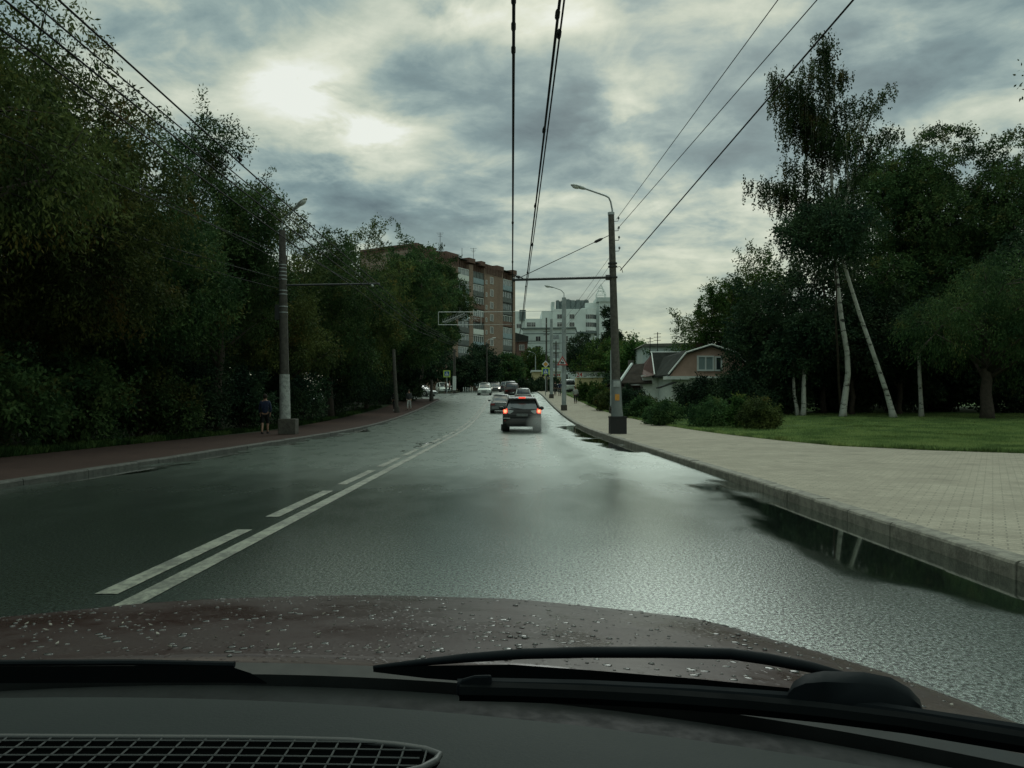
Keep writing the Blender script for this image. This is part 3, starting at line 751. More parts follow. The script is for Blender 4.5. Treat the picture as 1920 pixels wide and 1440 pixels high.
# bushes on the right
shrub('garden_bush', WX(1248, 44), 44, 1.05, 1.2, 101, 'small dark round bush, leftmost of the clipped row at the pavement edge', leaf='leaf', group='bushes by the right pavement', nspray=520)
shrub('garden_bush', WX(1222, 46), 46, .6, .8, 107, 'tiny low bush at the pavement edge right of the near right pole', leaf='leaf', group='bushes by the right pavement', nspray=260)
shrub('garden_bush', WX(1330, 41), 41, 1.15, 1.35, 102, 'grey green round bush, second of the row left of the yellow green one', leaf='leaf', group='bushes by the right pavement', nspray=620)
shrub('garden_bush', WX(1382, 39), 39, .62, 1.6, 103, 'upright yellow green bush squeezed between two dark ones', leaf='leaf_lush', group='bushes by the right pavement', nspray=320, shoots=16)
shrub('garden_bush', WX(1420, 36.5), 36.5, 1.0, 1.42, 104, 'dense dark bush, rightmost of the row on the lawn', leaf='leaf_olive', group='bushes by the right pavement', nspray=680)
shrub('garden_bush', WX(1318, 52), 52, 1.7, 2.7, 105, 'tall dark elder hiding the white wall of the gable house', leaf='leaf_dark', group='bushes by the right pavement', nspray=900, sprayr=.35, L=.18, Wd=.09)
shrub('garden_bush', WX(1385, 51), 51, 2.3, 2.7, 106, 'wide black green thicket under the gable window', leaf='leaf_dark', group='bushes by the right pavement', nspray=1100, sprayr=.35, L=.18, Wd=.1)
shrub('garden_bush', WX(1470, 54), 54, 2.0, 3.6, 111, 'black green bush behind the whitewashed pair of stems', leaf='leaf_dark', group='bushes by the right pavement', nspray=800, sprayr=.35, L=.18, Wd=.1)
for i, (px, d, r, h, lf, lab) in enumerate([(1100, 84, 1.3, 1.8, 'leaf_lush', 'light bush at the pavement edge right of the walking woman'), (1122, 74, 1.5, 2.0, 'leaf_lush', 'leafy light green bush farther up beside the pavement'), (1142, 66, 1.5, 1.8, 'leaf_olive', 'olive bush just left of the near right pole'),
        (1178, 58, 1.5, 1.9, 'leaf_dark', 'dark bush just right of the near right pole'), (1200, 55, 1.3, 1.3, 'leaf', 'low bush below the eaves of the brown cottage'), (1212, 58, 1.0, 1.2, 'leaf_olive', 'reddish olive bush at the corner of the white wall'), (1243, 54, .8, .9, 'leaf_olive', 'ragged bush in front of the white wall')]):
    shrub('verge_bush', WX(px, d), d, r, h, 120 + i, lab, leaf=lf, group='bushes along the far pavement verge', nspray=480, L=.17, Wd=.08)
for i, (px, d, r, h, lab) in enumerate([(1045, 122, 2.0, 1.6, 'low hedge bush left of the white van'), (1120, 112, 2.4, 3.0, 'dark bush below the sign with the red number'), (985, 118, 2.0, 1.6, 'low dark bush under the yellow shop'), (1010, 126, 2.2, 1.8, 'dark bush between the queue and the crossing sign'), (1165, 90, 2.2, 3.2, 'dark green bush left of the brown cottage eaves')]):
    shrub('far_bush', WX(px, d), d, r, h, 140 + i, lab, leaf='leaf_dark', group='bushes by the far crossing', nspray=420, L=.26, Wd=.15, sprayr=.35)

# grass
def grass(name, label, pts_fn, n, h, w, seed, mat):
    rng = np.random.default_rng(seed)
    P = pts_fn(rng, n); m = len(P)
    D = rdir(rng, m) * .45; D[:, 2] = 1; D /= np.linalg.norm(D, axis=1)[:, None]
    cl = np.sin(P[:, 0] * 2.1 + np.sin(P[:, 1] * 1.7) * 2) * .2 + 1
    me = leaf_mesh(name, P, D, h * cl * rng.uniform(.5, 1.4, m), w * rng.uniform(.6, 1.3, m), rng, .6)
    o = link(name, me, mat); setp(o, label, 'grass', kind='stuff'); return o
M['grass'] = leafmat('grass_blade', (.10, .155, .055), (.17, .25, .085), (.26, .33, .12), (.09, .12, .03), .3)
M['weeds'] = leafmat('weed_leaf', (.015, .035, .010), (.03, .065, .02), (.06, .1, .03), None, .2)
def lawnpts(rng, n):
    y = 19.0 + (56 - 19) * rng.random(n) ** 1.5
    x1 = np.minimum(.66 * y + 1.5, 48); e = np.array([edge(v) for v in y])
    x = e - .05 + (x1 - e) * rng.random(n); k = x1 > e
    x, y = x[k], y[k]
    z = np.array([lawn_z(a, b) for a, b in zip(x, y)]) - .01
    return np.stack([x, y, z], 1)
grass('grass', 'short green grass of the lawn beside the right pavement', lawnpts, 150000, .085, .022, 7, M['grass'])
def edgepts(rng, n):
    y = 19.1 + (100 - 19.1) * rng.random(n) ** 1.6
    e = np.array([edge(v) for v in y]); x = e + rng.normal(size=n) * .07 + .03 + np.where(y < 20, rng.random(n) * 1.5, 0)
    z = np.array([gz(a + .1, b) for a, b in zip(x, y)])
    return np.stack([x, y, z], 1)
grass('grass_edge', 'ragged fringe of grass overlapping the pavement edge', edgepts, 16000, .11, .03, 8, M['grass'])
def leftpts(rng, n):
    y = 12 + 60 * rng.random(n) ** 1.6; x = -11.7 - np.abs(rng.normal(size=n)) * .55
    z = np.array([gz(a, b) for a, b in zip(x, y)]) - .01
    return np.stack([x, y, z], 1)
grass('weeds', 'low weeds and grass between the left pavement and the bushes', leftpts, 30000, .16, .05, 9, M['weeds'])
# ------------------------------------------------------------ building materials
def brickmat(name, base, mort):
    t = NT(name)
    mp = t.n('ShaderNodeMapping'); mp.inputs['Rotation'].default_value = (R(90), 0, 0); t.l(t.co(), mp.inputs[0])
    br = t.n('ShaderNodeTexBrick'); t.l(mp.outputs[0], br.inputs[0]); br.inputs['Scale'].default_value = 1
    br.inputs['Brick Width'].default_value = .52; br.inputs['Row Height'].default_value = .18; br.inputs['Mortar Size'].default_value = .02
    br.inputs['Color1'].default_value = (*base, 1); br.inputs['Color2'].default_value = (*[c * .75 for c in base], 1); br.inputs['Mortar'].default_value = (*mort, 1)
    n = t.noise(.25, 6, .65); s = t.noise(.9, 4, .6, (1, 1, .15))
    c = t.mix(t.rng(n, .35, .7, 0, .5), br.outputs['Color'], tuple(x * .7 for x in base))
    c = t.mix(t.rng(s, .52, .72, 0, .4), c, tuple(x * .45 for x in base))
    t.set(color=c, rough=.85, spec=.2); return t.mat
M['brick'] = brickmat('brick_orange', (.29, .20, .15), (.25, .22, .19))
M['brick_dk'] = brickmat('brick_parapet', (.17, .10, .08), (.13, .10, .085))
M['white'] = simple('paint_white', (.62, .66, .62), .5, .12, 4)
M['frame_white'] = simple('window_frame_white', (.62, .66, .64), .4, .08, 4)
M['panel_grey'] = simple('facade_panel_grey', (.48, .55, .53), .8, .14, .3)
M['panel_white'] = simple('facade_panel_white', (.64, .71, .69), .8, .12, .25)
M['dark_clad'] = simple('cladding_dark_grey', (.13, .165, .165), .6, .2, .6)
M['balc_blue'] = simple('balcony_panel_blue', (.24, .32, .35), .6, .15, 2)
M['balc_green'] = simple('balcony_panel_lime', (.42, .47, .28), .6, .15, 2)
M['balc_dk'] = simple('balcony_panel_dark', (.10, .115, .11), .6, .2, 2)
M['balc_brown'] = simple('balcony_panel_brown', (.13, .075, .055), .7, .2, 2)
M['metal_dk'] = simple('metal_dark', (.035, .038, .038), .45, .2, 8, metal=.3)
M['metal_gr'] = simple('metal_galvanised', (.32, .35, .35), .45, .15, 6, metal=.5)
M['black'] = simple('black_rubber', (.012, .013, .013), .6, .3, 20)
M['roof_slate'] = simple('roof_corrugated', (.038, .043, .039), .9, .3, 1.2, spec=.05)
M['roof_brown'] = simple('roof_brown', (.032, .028, .023), .9, .3, 1.5, spec=.05)
M['roof_moss'] = simple('roof_old_grey', (.12, .12, .10), .85, .35, 1.5)
M['pink'] = simple('boards_salmon', (.42, .29, .23), .7, .12, 2)
M['brown_board'] = simple('boards_dark_red', (.065, .028, .022), .75, .3, 3)
M['ochre'] = simple('shop_wall_ochre', (.50, .43, .24), .8, .12, 1)
M['curtain'] = simple('curtain_teal', (.20, .27, .27), .8, .2, 5, sc=(8, 1, 1))
def glassmat(name='window_glass', c=(.03, .04, .045), rough=.05):
    t = NT(name); t.set(color=c, rough=rough, spec=.9); return t.mat
M['glass'] = glassmat()
M['glass_lt'] = simple('glazing_pale', (.16, .20, .215), .15, .4, 1.2, spec=.8)

def winpart(parent, x, z, w, h, y=-.02, frame='frame_white', pane='glass', fr_w=.07, mull=1, depth=.10, name='window'):
    """window child: frame proud of the wall (local facade plane y=0, outside is -y) with its pane as a child"""
    mb = MB(); x0, x1, z0, z1 = x - w / 2, x + w / 2, z - h / 2, z + h / 2
    mb.box(x0, x0 + fr_w, y - depth, y, z0, z1); mb.box(x1 - fr_w, x1, y - depth, y, z0, z1)
    mb.box(x0 + fr_w, x1 - fr_w, y - depth, y, z1 - fr_w, z1); mb.box(x0 + fr_w, x1 - fr_w, y - depth, y, z0, z0 + fr_w)
    for k in range(mull):
        xm = x0 + (x1 - x0) * (k + 1) / (mull + 1); mb.box(xm - fr_w * .4, xm + fr_w * .4, y - depth * .9, y, z0 + fr_w, z1 - fr_w)
    o = mb.build(name, M[frame], parent)
    MB().box(x0 + fr_w * .5, x1 - fr_w * .5, y - depth * .45, y - depth * .2, z0 + fr_w * .5, z1 - fr_w * .5).build('pane', M[pane], o)
    return o

# ------------------------------------------------------------ nine storey brick block
def brick_block():
    P0 = (-18.4, 149.0); ang = math.atan2(31, 18.8)
    root = empty('apartment_block', (*P0, 4.0), ang, 'orange brick apartment block with glazed balconies behind the left trees', 'apartment block')
    L = 36.3
    segs = [(0, 6.3, 0, 26.4), (6.3, 13.8, -.5, 26.2), (13.8, 23.6, .8, 26.2), (23.6, 31.0, -.4, 26.3), (31.0, 35.3, .9, 26.1), (35.3, L, -.35, 26.5)]
    mb = MB()
    for a, b, y, h in segs: mb.box(a, b, y, 13, -1, h)
    mb.box(18.1, 19.5, -.3, .8, -1, 26.3)
    mb.build('wall', M['brick'], root)
    mb = MB()
    for a, b, y, h in segs:
        mb.box(a - .02, b + .02, y - .14, 13.1, h, h + .9)
        x = a + .3
        while x < b - .3: mb.box(x, x + .22, y - .24, y - .14, h - 1.1, h + .9); x += .62
    for a, b in ((0, 2.2), (4.6, 6.2), (9.5, 13.8), (17.5, 19.8), (22.0, 23.6), (28.2, 31), (34.9, 36.5)): mb.box(a, b, -.66, 13.15, 26.6, 27.55)
    mb.build('parapet', M['brick_dk'], root)
    MB().box(-.2, L + .1, -.2, 13.0, 27.0, 27.12).build('roof', M['roof_slate'], root)
    rnd = random.Random(3)
    pal = ['balc_blue', 'balc_dk', 'balc_dk', 'white', 'balc_blue', 'balc_green', 'balc_brown', 'balc_blue', 'balc_dk']
    for (a, b, y) in ((13.9, 18.0, .8), (19.6, 23.5, .8), (31.1, 35.2, .9)):
        for k in range(9):
            zc = 24.0 - 2.65 * k
            if zc < .5: continue
            mb = MB(); mb.box(a, b, y - 1.05, y, zc - 1.35, zc - 1.22); mb.box(a, b, y - 1.1, y - 1.02, zc - 1.22, zc - .2); mb.box(a, a + .08, y - 1.02, y, zc - 1.22, zc - .2); mb.box(b - .08, b, y - 1.02, y, zc - 1.22, zc - .2)
            bo = mb.build('balcony', M[rnd.choice(pal)], root)
            gm = 'glass_lt' if rnd.random() < .7 else 'balc_dk'
            MB().box(a + .1, b - .1, y - .98, y - .9, zc - .2, zc + 1.05).build('glazing', M[gm], bo)
            mb = MB(); n = rnd.choice((3, 4, 5))
            for j in range(n + 1):
                xx = a + (b - a - .08) * j / n; mb.box(xx, xx + .08, y - 1.06, y - .99, zc - .2, zc + 1.1)
            mb.box(a, b, y - 1.07, y - .99, zc + 1.02, zc + 1.12); mb.build('glazing_frame', M['frame_white' if rnd.random() < .75 else 'balc_dk'], bo)
    for k in range(9):
        zc = 24.0 - 2.65 * k
        winpart(root, 26.4, zc, 1.25, 1.45, -.4, pane='glass'); winpart(root, 24.3, zc - .6, .5, .9, -.4, pane='glass', mull=0)
    # roof antennas
    for i, (t, h, lab) in enumerate([(12.5, 5.0, 'tall roof antenna mast over the middle of the brick parapet'), (20.2, 3.2, 'thin bare rod on the brick roof'), (24.5, 3.9, 'small branched aerial near the right end of the brick roof'), (1.6, 2.6, 'short aerial at the left end of the brick roof')]):
        c, s = math.cos(ang), math.sin(ang)
        x, y = P0[0] + t * c - 3 * s, P0[1] + t * s + 3 * c
        ao = empty('roof_antenna', (x, y, 31.12), 0, lab, 'antenna', 'aerials on the brick block')
        mb = MB(); mb.tube([(0, 0, 0), (0, 0, h)], .05, 6).build('mast', M['metal_dk'], ao)
        if i != 1:
            mb = MB()
            for k in range(3): mb.tube([(-.7 + .15 * k, 0, h - .35 * k - .1), (.7 - .15 * k, 0, h - .35 * k - .1)], .03, 5)
            mb.build('crossbars', M['metal_dk'], ao)
brick_block()

# ------------------------------------------------------------ panel flats and white tower complex
def flats():
    d = 232
    root = empty('panel_flats', (WX(980, d), d, 4.8), R(-6), 'grey panel flats with a flat dark roof edge in front of the white tower block', 'apartment block')
    W = WX(1078, d) - WX(980, d); H = WZ(617, d) - 4.8
    mb = MB(); mb.box(0, W, 0, 11, -1, H); mb.box(W + .02, W + 5.5, 3.0, 11, -1, H - 1.2); mb.build('wall', M['panel_grey'], root)
    mb = MB(); mb.box(-.4, W + .3, -.5, 11.3, H, H + .35); mb.box(W + .3, W + 6.2, 2.2, 11.3, H - 1.2, H - .7); mb.box(.01, W, -.06, 0, H - 1.5, H - 1.25)
    for k in range(1, 6): mb.box(0, W, -.05, -.001, H - 1.3 - 2.75 * k - .12, H - 1.3 - 2.75 * k)
    mb.build('roof', M['dark_clad'], root)
    for k in range(5):
        z = H - 2.9 - 2.75 * k
        for x in (4.5, 12.4): winpart(root, x, z, 1.5, 1.6, -.0, pane='glass')
        winpart(root, W + 1.6, z - .8, 1.3, 1.6, 3.0, pane='glass')
        mb = MB(); mb.box(8.2, 10.6, -.7, 0, z - 1.2, z - .2); bo = mb.build('balcony', M['panel_grey'], root)
        MB().box(8.3, 10.5, -.6, -.5, z - .2, z + 1.0).build('glazing', M['glass_lt'], bo)
flats()

def white_complex():
    d = 292
    X = lambda px: WX(px, d) - WX(965, d); Z = lambda py: WZ(py, d) - 5
    root = empty('tower_block', (WX(965, d), d, 5.0), 0, 'white stepped residential tower block with grey drums and a round bay, far down the road', 'apartment block')
    mb = MB()
    mb.box(X(955), X(984), 2, 20, -1, Z(583)); mb.box(X(984), X(1016), 1, 20, -1, Z(597)); mb.box(X(1016), X(1036), 0, 20, -1, Z(583)); mb.box(X(1036), X(1098), -1, 20, -1, Z(580))
    mb.box(X(1098), X(1124), 3, 20, -1, Z(566)); mb.box(X(1124), X(1150), 1, 20, -1, Z(565))
    mb.build('wall', M['panel_white'], root)
    # round bay
    mb = MB(); cx, cy, rr = X(1104), 2, X(1119) - X(1104)
    mb.prism([(cx + rr * math.cos(a), cy + rr * math.sin(a)) for a in [PI + PI * i / 12 for i in range(13)]], -1, Z(578), axis='z').build('bay', M['panel_white'], root)
    for z in (594, 609, 624):
        mb = MB(); r2 = rr + .06; an = [PI + PI * (.06 + .88 * i / 12) for i in range(13)]
        for a0, a1 in zip(an[:-1], an[1:]):
            q = a0 + (a1 - a0) * .18; p = [(cx + r2 * math.cos(q), cy + r2 * math.sin(q)), (cx + r2 * math.cos(a1), cy + r2 * math.sin(a1)), (cx + (rr - .2) * math.cos(a1), cy + (rr - .2) * math.sin(a1)), (cx + (rr - .2) * math.cos(q), cy + (rr - .2) * math.sin(q))]
            mb.prism(p, Z(z + 4), Z(z - 4), axis='z')
        mb.build('bay_windows', M['glass'], root)['kind'] = 'stuff'
    for px in (1072, 1049):
        for z in (594, 609, 624): winpart(root, X(px), Z(z), 1.9, 1.7, -1.0, pane='glass')
    for px in (1000, 992):
        winpart(root, X(px), Z(608), 1.7, 1.7, 1, pane='glass')
    winpart(root, X(973), Z(610), 1.8, 1.7, 2, pane='glass')
    # grey drums along the roof
    for i, (px, w, top) in enumerate([(1047, 4, 562), (1056, 5, 563), (1066, 6, 560), (1076, 6, 562), (1086, 6, 561), (1094, 5, 562), (1101, 5, 561)]):
        mb = MB(); r = w / 1500 * d
        mb.prism([(X(px) + r * math.cos(a), 4 + r * math.sin(a)) for a in [2 * PI * k / 16 for k in range(16)]], Z(581), Z(top), axis='z')
        dr = mb.build('roof_drum', M['dark_clad'], root)
        MB().box(X(px) - r * .7, X(px) + r * .5, 3.2, 4.8, Z(top) + .02, Z(top - 1.6)).build('vent_cap', M['metal_gr'], dr)
    mb = MB(); mb.box(X(974), X(986), 1.5, 12, Z(600), Z(580)); mb.build('roof_cabin', M['dark_clad'], root)
    mb = MB(); mb.box(X(1034), X(1040), 0, 6, Z(584), Z(566)); mb.build('chimney', M['panel_grey'], root)
    mb = MB(); mb.box(X(1119), X(1150), .5, 14, Z(565), Z(557)); mb.build('penthouse', M['panel_grey'], root)
    # open pyramid lattice on top
    mb = MB(); cx = X(1130); w = X(1138.5) - cx; zb, zm, zt = Z(557), Z(548), Z(528); cy = 6
    cs = [(cx - w, cy - w), (cx + w, cy - w), (cx + w, cy + w), (cx - w, cy + w)]
    for i in range(4):
        a, b = cs[i], cs[(i + 1) % 4]
        mb.tube([(a[0], a[1], zb), (a[0], a[1], zm), (cx, cy, zt)], .16, 5); mb.tube([(a[0], a[1], zm), (b[0], b[1], zm)], .14, 5)
        for f in (.33, .62):
            p = lambda q: (q[0] + (cx - q[0]) * f, q[1] + (cy - q[1]) * f, zm + (zt - zm) * f)
            mb.tube([p(a), p(b)], .11, 5)
        mb.tube([(a[0], a[1], zm), ((a[0] + b[0]) / 2 * .6 + cx * .4, (a[1] + b[1]) / 2 * .6 + cy * .4, zm + (zt - zm) * .4)], .09, 4)
    mb.build('lattice_spire', M['frame_white'], root)
white_complex()

# low dark roofed house between the blocks, ochre shop, sign cabin
def low_house():
    d = 205; root = empty('brick_house', (WX(962, d), d, 4.6), 0, 'low brown house with a dark roof squeezed between the brick block and the grey flats', 'house')
    W = WX(982, d) - WX(962, d) + 1; H = WZ(640, d) - 4.6
    MB().box(0, W, 0, 8, -1, H).build('wall', M['brick_dk'], root)
    MB().prism([(-.4, H), (W + .2, H), (W + .2, H + 1.3), (.6, H + 2.2)], -.4, 8.4).build('roof', M['roof_slate'], root)
    winpart(root, W * .6, H - 1.6, 1.3, 1.4, 0)
low_house()
def shop():
    d = 142; root = empty('shop_building', (WX(998, d), d, float(zr(d)) - .1), 0, 'long low ochre yellow shop with a pale fascia behind the crossing sign', 'shop')
    W = WX(1052, d) - WX(998, d); H = WZ(697, d) - float(zr(d)) + .1
    mb = MB(); mb.box(0, W, 0, 6, -.5, H); mb.build('wall', M['ochre'], root)
    mb = MB(); mb.box(-.2, W + .2, -.3, 6.2, H, H + .28); mb.build('roof', M['white'], root)
    mb = MB(); mb.box(W * .52, W, -.12, -.01, H - .95, H - .1); mb.build('fascia', M['white'], root)
    for x in (1.2, 2.6, 4.1): winpart(root, x, H * .42, .8, 1.1, 0)
    mb = MB()
    for k in range(7): mb.box(W * .55 + k * .32, W * .55 + k * .32 + .2, -.14, -.12, H - .75, H - .4)
    mb.build('fascia_marks', simple('fascia_red', (.4, .06, .04), .6), root)
shop()

def text_mesh(name, body, size, mat, parent, loc, rot=(PI / 2, 0, 0), ext=.01, sx=1.0, bold=0.0):
    cu = bpy.data.curves.new(name, 'FONT'); cu.body = body; cu.size = size; cu.extrude = ext; cu.align_x = 'LEFT'; cu.offset = bold
    tmp = bpy.data.objects.new(name + '_tmp', cu); COL.objects.link(tmp)
    dg = bpy.context.evaluated_depsgraph_get(); me = bpy.data.meshes.new_from_object(tmp.evaluated_get(dg))
    COL.objects.unlink(tmp); bpy.data.objects.remove(tmp)
    o = link(name, me, None, parent); me.materials.clear(); me.materials.append(M[mat]); o.location = loc; o.rotation_euler = rot; o.scale = (sx, 1, 1)
    return o
M['red'] = simple('sign_red', (.45, .03, .025), .5, .1)
M['ink'] = simple('sign_ink', (.03, .035, .03), .5, .1)
def tyre_cabin():
    d = 104; z0 = gz(WX(1095, d), d)
    root = empty('roadside_cabin', (WX(1080, d), d, z0), 0, 'small roadside cabin carrying a white sign with a red 24 and dark letters', 'cabin')
    W = WX(1131, d) - WX(1080, d); zt = WZ(697, d) - z0; zb = WZ(708, d) - z0
    MB().box(.1, W, .1, 3, -.3, zb).build('wall', M['ochre'], root)
    sb = MB().box(0, W + .15, -.05, .1, zb, zt).build('sign_board', M['white'], root)
    h = (zt - zb)
    text_mesh('lettering', '24', h * 1.02, 'red', sb, (.06, -.055, zb + h * .14), bold=.012)
    text_mesh('lettering', 'ШИНОМОНТАЖ', h * .80, 'ink', sb, (.95, -.055, zb + h * .2), sx=.66, bold=.01)
    MB().box(-.1, W + .3, -.2, 3.2, zt, zt + .08).build('roof', M['roof_slate'], root)
tyre_cabin()

# ------------------------------------------------------------ the gable house and the brown cottage
def planks(mb, x0, x1, z0, z1, y, w=.14, horizontal=False): pass
def gable_house():
    d = 62; x0 = WX(1252, d); z0 = gz(x0 + 2, d)
    root = empty('gable_house', (x0, d, z0), R(6), 'house with a salmon boarded mansard gable, white upstairs window and whitewashed ground floor', 'house')
    X = lambda px: WX(px, d) - x0; Z = lambda py: WZ(py, d) - z0
    cx = X(1335); ze = Z(705); zk = Z(664); zp = Z(649); hw = X(1420) - cx; kw = hw * .58
    hwl = cx - X(1256)
    poly = [(cx - hwl, ze), (cx - kw, zk), (cx, zp), (cx + kw, zk), (cx + hw, ze)]
    # gable wall of upright boards
    MB().prism(poly, 0, .1).build('gable', M['pink'], root)
    mb = MB(); x = cx - hwl + .1
    def topz(x):
        xs = [p[0] for p in poly]; zs = [p[1] for p in poly]; return float(np.interp(x, xs, zs))
    while x < cx + hw - .15:
        mb.box(x, x + .025, -.018, -.001, ze, topz(x) - .05); x += .16
    mb.build('board_strips', M['pink'], root)['kind'] = 'stuff'
    MB().box(cx - hwl + .3, cx + hw - .3, .15, 8, -.5, ze - .02).build('wall', M['white'], root)
    # mansard roof: outer shell behind the gable
    out = [(p[0] + (-.2 if i == 0 else .2 if i == 4 else 0) * 1, p[1] + .12) for i, p in enumerate(poly)]
    ring = out + [(p[0], p[1] - .14) for p in reversed(out)]
    MB().prism(ring, -.25, 8.6).build('roof', M['roof_slate'], root)
    mb = MB()
    for a, b in zip(out[:-1], out[1:]):
        mb.tube([(a[0], -.28, a[1] + .02), (b[0], -.28, b[1] + .02)], .07, 6)
    mb.build('verge_trim', M['white'], root)
    mb = MB(); mb.box(cx - hwl - .35, cx - hwl + 1.4, -.5, .6, ze - .28, ze - .02); mb.box(cx - hwl + 1.4, cx + hw, -.3, .0, ze - .16, ze - .02); mb.build('eaves_box', M['white'], root)
    MB().box(cx - .12, cx + .45, 3, 3.5, zp, zp + .55).build('chimney', M['brick_dk'], root)
    w = winpart(root, (X(1308) + X(1341)) / 2, Z(681), X(1341) - X(1308), 1.2, -.02, fr_w=.12, pane='curtain', depth=.12); w.name = 'window'
    winpart(root, (X(1341.5) + X(1358)) / 2, Z(681.5), X(1357) - X(1343), 1.15, -.02, fr_w=.11, mull=0, depth=.10)
    # little porch roof at the corner
    mb = MB(); mb.prism([(-.9, 1.75), (.45, 2.2), (.45, 2.3), (-.9, 1.85)], -.9, .1).build('porch_roof', M['roof_slate'], root)
gable_house()
def cottage():
    d = 66; xL, xR = WX(1203, d), WX(1236, d); z0 = gz(xL, d)
    root = empty('cottage', (xL, d, z0), 0, 'dark brown cottage with a steep corrugated roof left of the gable house', 'house')
    X = lambda px: WX(px, d) - xL; Z = lambda py: WZ(py, d) - z0
    # steep front gable turned to the left, ridge to the right
    zr_, ze = Z(658), Z(703)
    px0 = X(1232)
    MB().box(X(1206), X(1262), .2, 7, -.5, ze).build('wall', M['white'], root)
    MB().box(X(1166), X(1226), 1.4, 9, -.5, Z(722)).build('extension_wall', M['brown_board'], root)
    # main roof: ridge along x, front slope toward the road
    y0, y1, ym = -.5, 8.0, 2.6
    mb = MB(); v = [(X(1225), y0, ze), (X(1300), y0, ze), (X(1300), ym, zr_), (px0, ym, zr_), (X(1225), y0, ze - .1), (X(1300), y0, ze - .1), (X(1300), ym, zr_ - .1), (px0, ym, zr_ - .1)]
    mb.add(v, [(0, 1, 2, 3), (4, 7, 6, 5), (0, 4, 5, 1), (1, 5, 6, 2), (2, 6, 7, 3), (3, 7, 4, 0)])
    v = [(X(1225), y1, ze), (X(1300), y1, ze), (X(1300), ym + .01, zr_), (px0, ym + .01, zr_), (X(1225), y1, ze - .1), (X(1300), y1, ze - .1), (X(1300), ym + .01, zr_ - .1), (px0, ym + .01, zr_ - .1)]
    mb.add(v, [(0, 1, 2, 3), (4, 7, 6, 5), (0, 4, 5, 1), (1, 5, 6, 2), (2, 6, 7, 3), (3, 7, 4, 0)])
    n = 30
    for i in range(n):   # corrugations
        a = i / n; xx = X(1226) + (X(1299) - X(1226)) * a; xt = px0 + (X(1299) - px0) * a
        mb.tube([(xx, y0, ze + .02), (xt, ym, zr_ + .02)], .035, 4)
    mb.build('roof', M['roof_slate'], root)
    MB().tube([(px0 - .1, ym, zr_ + .07), (X(1300), ym, zr_ + .07)], .07, 6).build('ridge_cap', M['frame_white'], root)
    MB().tube([(px0, ym - .02, zr_ + .03), (X(1225), y0 - .05, ze + .03)], .05, 6).build('verge_trim', M['frame_white'], root)
    mb = MB(); mb.add([(X(1226), y0 + .02, ze - .02), (px0 + .02, ym, zr_ - .12), (X(1226), y1, ze - .02), (X(1205), y0 + .3, ze - .2), (X(1216), ym, Z(690)), (X(1205), y1, ze - .2)], [(0, 1, 2), (3, 5, 4), (0, 3, 4, 1), (1, 4, 5, 2), (0, 2, 5, 3)])
    mb.build('gable', M['brown_board'], root)
    # long low side roof sweeping down to the left
    zl_ = Z(718); zt = Z(679)
    mb = MB(); v = [(X(1160), -.2, zl_), (X(1222), -.2, zl_ + .05), (X(1226), 4, Z(676)), (X(1199), 4, zt)]
    mb.add(v + [(p[0], p[1], p[2] - .14) for p in v], [(0, 1, 2, 3), (4, 7, 6, 5), (0, 4, 5, 1), (1, 5, 6, 2), (2, 6, 7, 3), (3, 7, 4, 0)])
    v = [(X(1160), 9, zl_), (X(1222), 9, zl_ + .05), (X(1226), 4.01, Z(676)), (X(1199), 4.01, zt)]
    mb.add(v + [(p[0], p[1], p[2] - .14) for p in v], [(0, 1, 2, 3), (4, 7, 6, 5), (0, 4, 5, 1), (1, 5, 6, 2), (2, 6, 7, 3), (3, 7, 4, 0)])
    mb.build('extension_roof', M['roof_brown'], root)
    MB().tube([(X(1160), -.25, zl_ + .03), (X(1198), 3.95, zt + .06)], .12, 6).build('barge_board', M['panel_grey'], root)
    MB().box(X(1196), X(1206), 5.0, 5.5, zt - .1, zt + .45).build('chimney', M['roof_moss'], root)
    mb = MB(); mb.box(X(1163), X(1166), .9, 1.2, -.5, Z(722)); mb.build('corner_post', M['white'], root)
    winpart(root, X(1180), Z(733), .9, .8, 1.38, frame='balc_dk'); winpart(root, X(1205), Z(735), .9, .8, 1.38, frame='balc_dk')
cottage()
def back_roof():
    d = 92; root = empty('shed', (WX(1205, d), d, gz(14, d)), 0, 'pale green flat roofed building peeping over the cottage ridge', 'house')
    W = WX(1330, d) - WX(1205, d); z0 = gz(14, d)
    MB().box(0, W, 0, 6, -.5, WZ(650, d) - z0).build('wall', M['panel_grey'], root)
    MB().prism([(-.3, WZ(650, d) - z0), (W + .3, WZ(650, d) - z0), (W * .75, WZ(643, d) - z0), (.2, WZ(645, d) - z0)], -.3, 6.3).build('roof', M['roof_moss'], root)
back_roof()
for i, (px, d, top, bot, lab) in enumerate([(1232, 72, 623, 660, 'thin television aerial mast above the cottage ridge'), (1218, 74, 632, 662, 'short leaning aerial left of the taller mast')]):
    ao = empty('television_aerial', (WX(px, d), d, gz(WX(px, d), d)), 0, lab, 'antenna', 'aerials over the cottages'); z0 = ao.location.z
    MB().tube([(0, 0, 0), (.05, 0, WZ(top, d) - z0)], .04, 6).build('mast', M['metal_dk'], ao)
    mb = MB()
    for k in range(3): mb.tube([(-.3, 0, WZ(top, d) - z0 - .15 - .3 * k), (.35, 0, WZ(top, d) - z0 - .12 - .3 * k)], .022, 4)
    mb.build('crossbars', M['metal_dk'], ao)

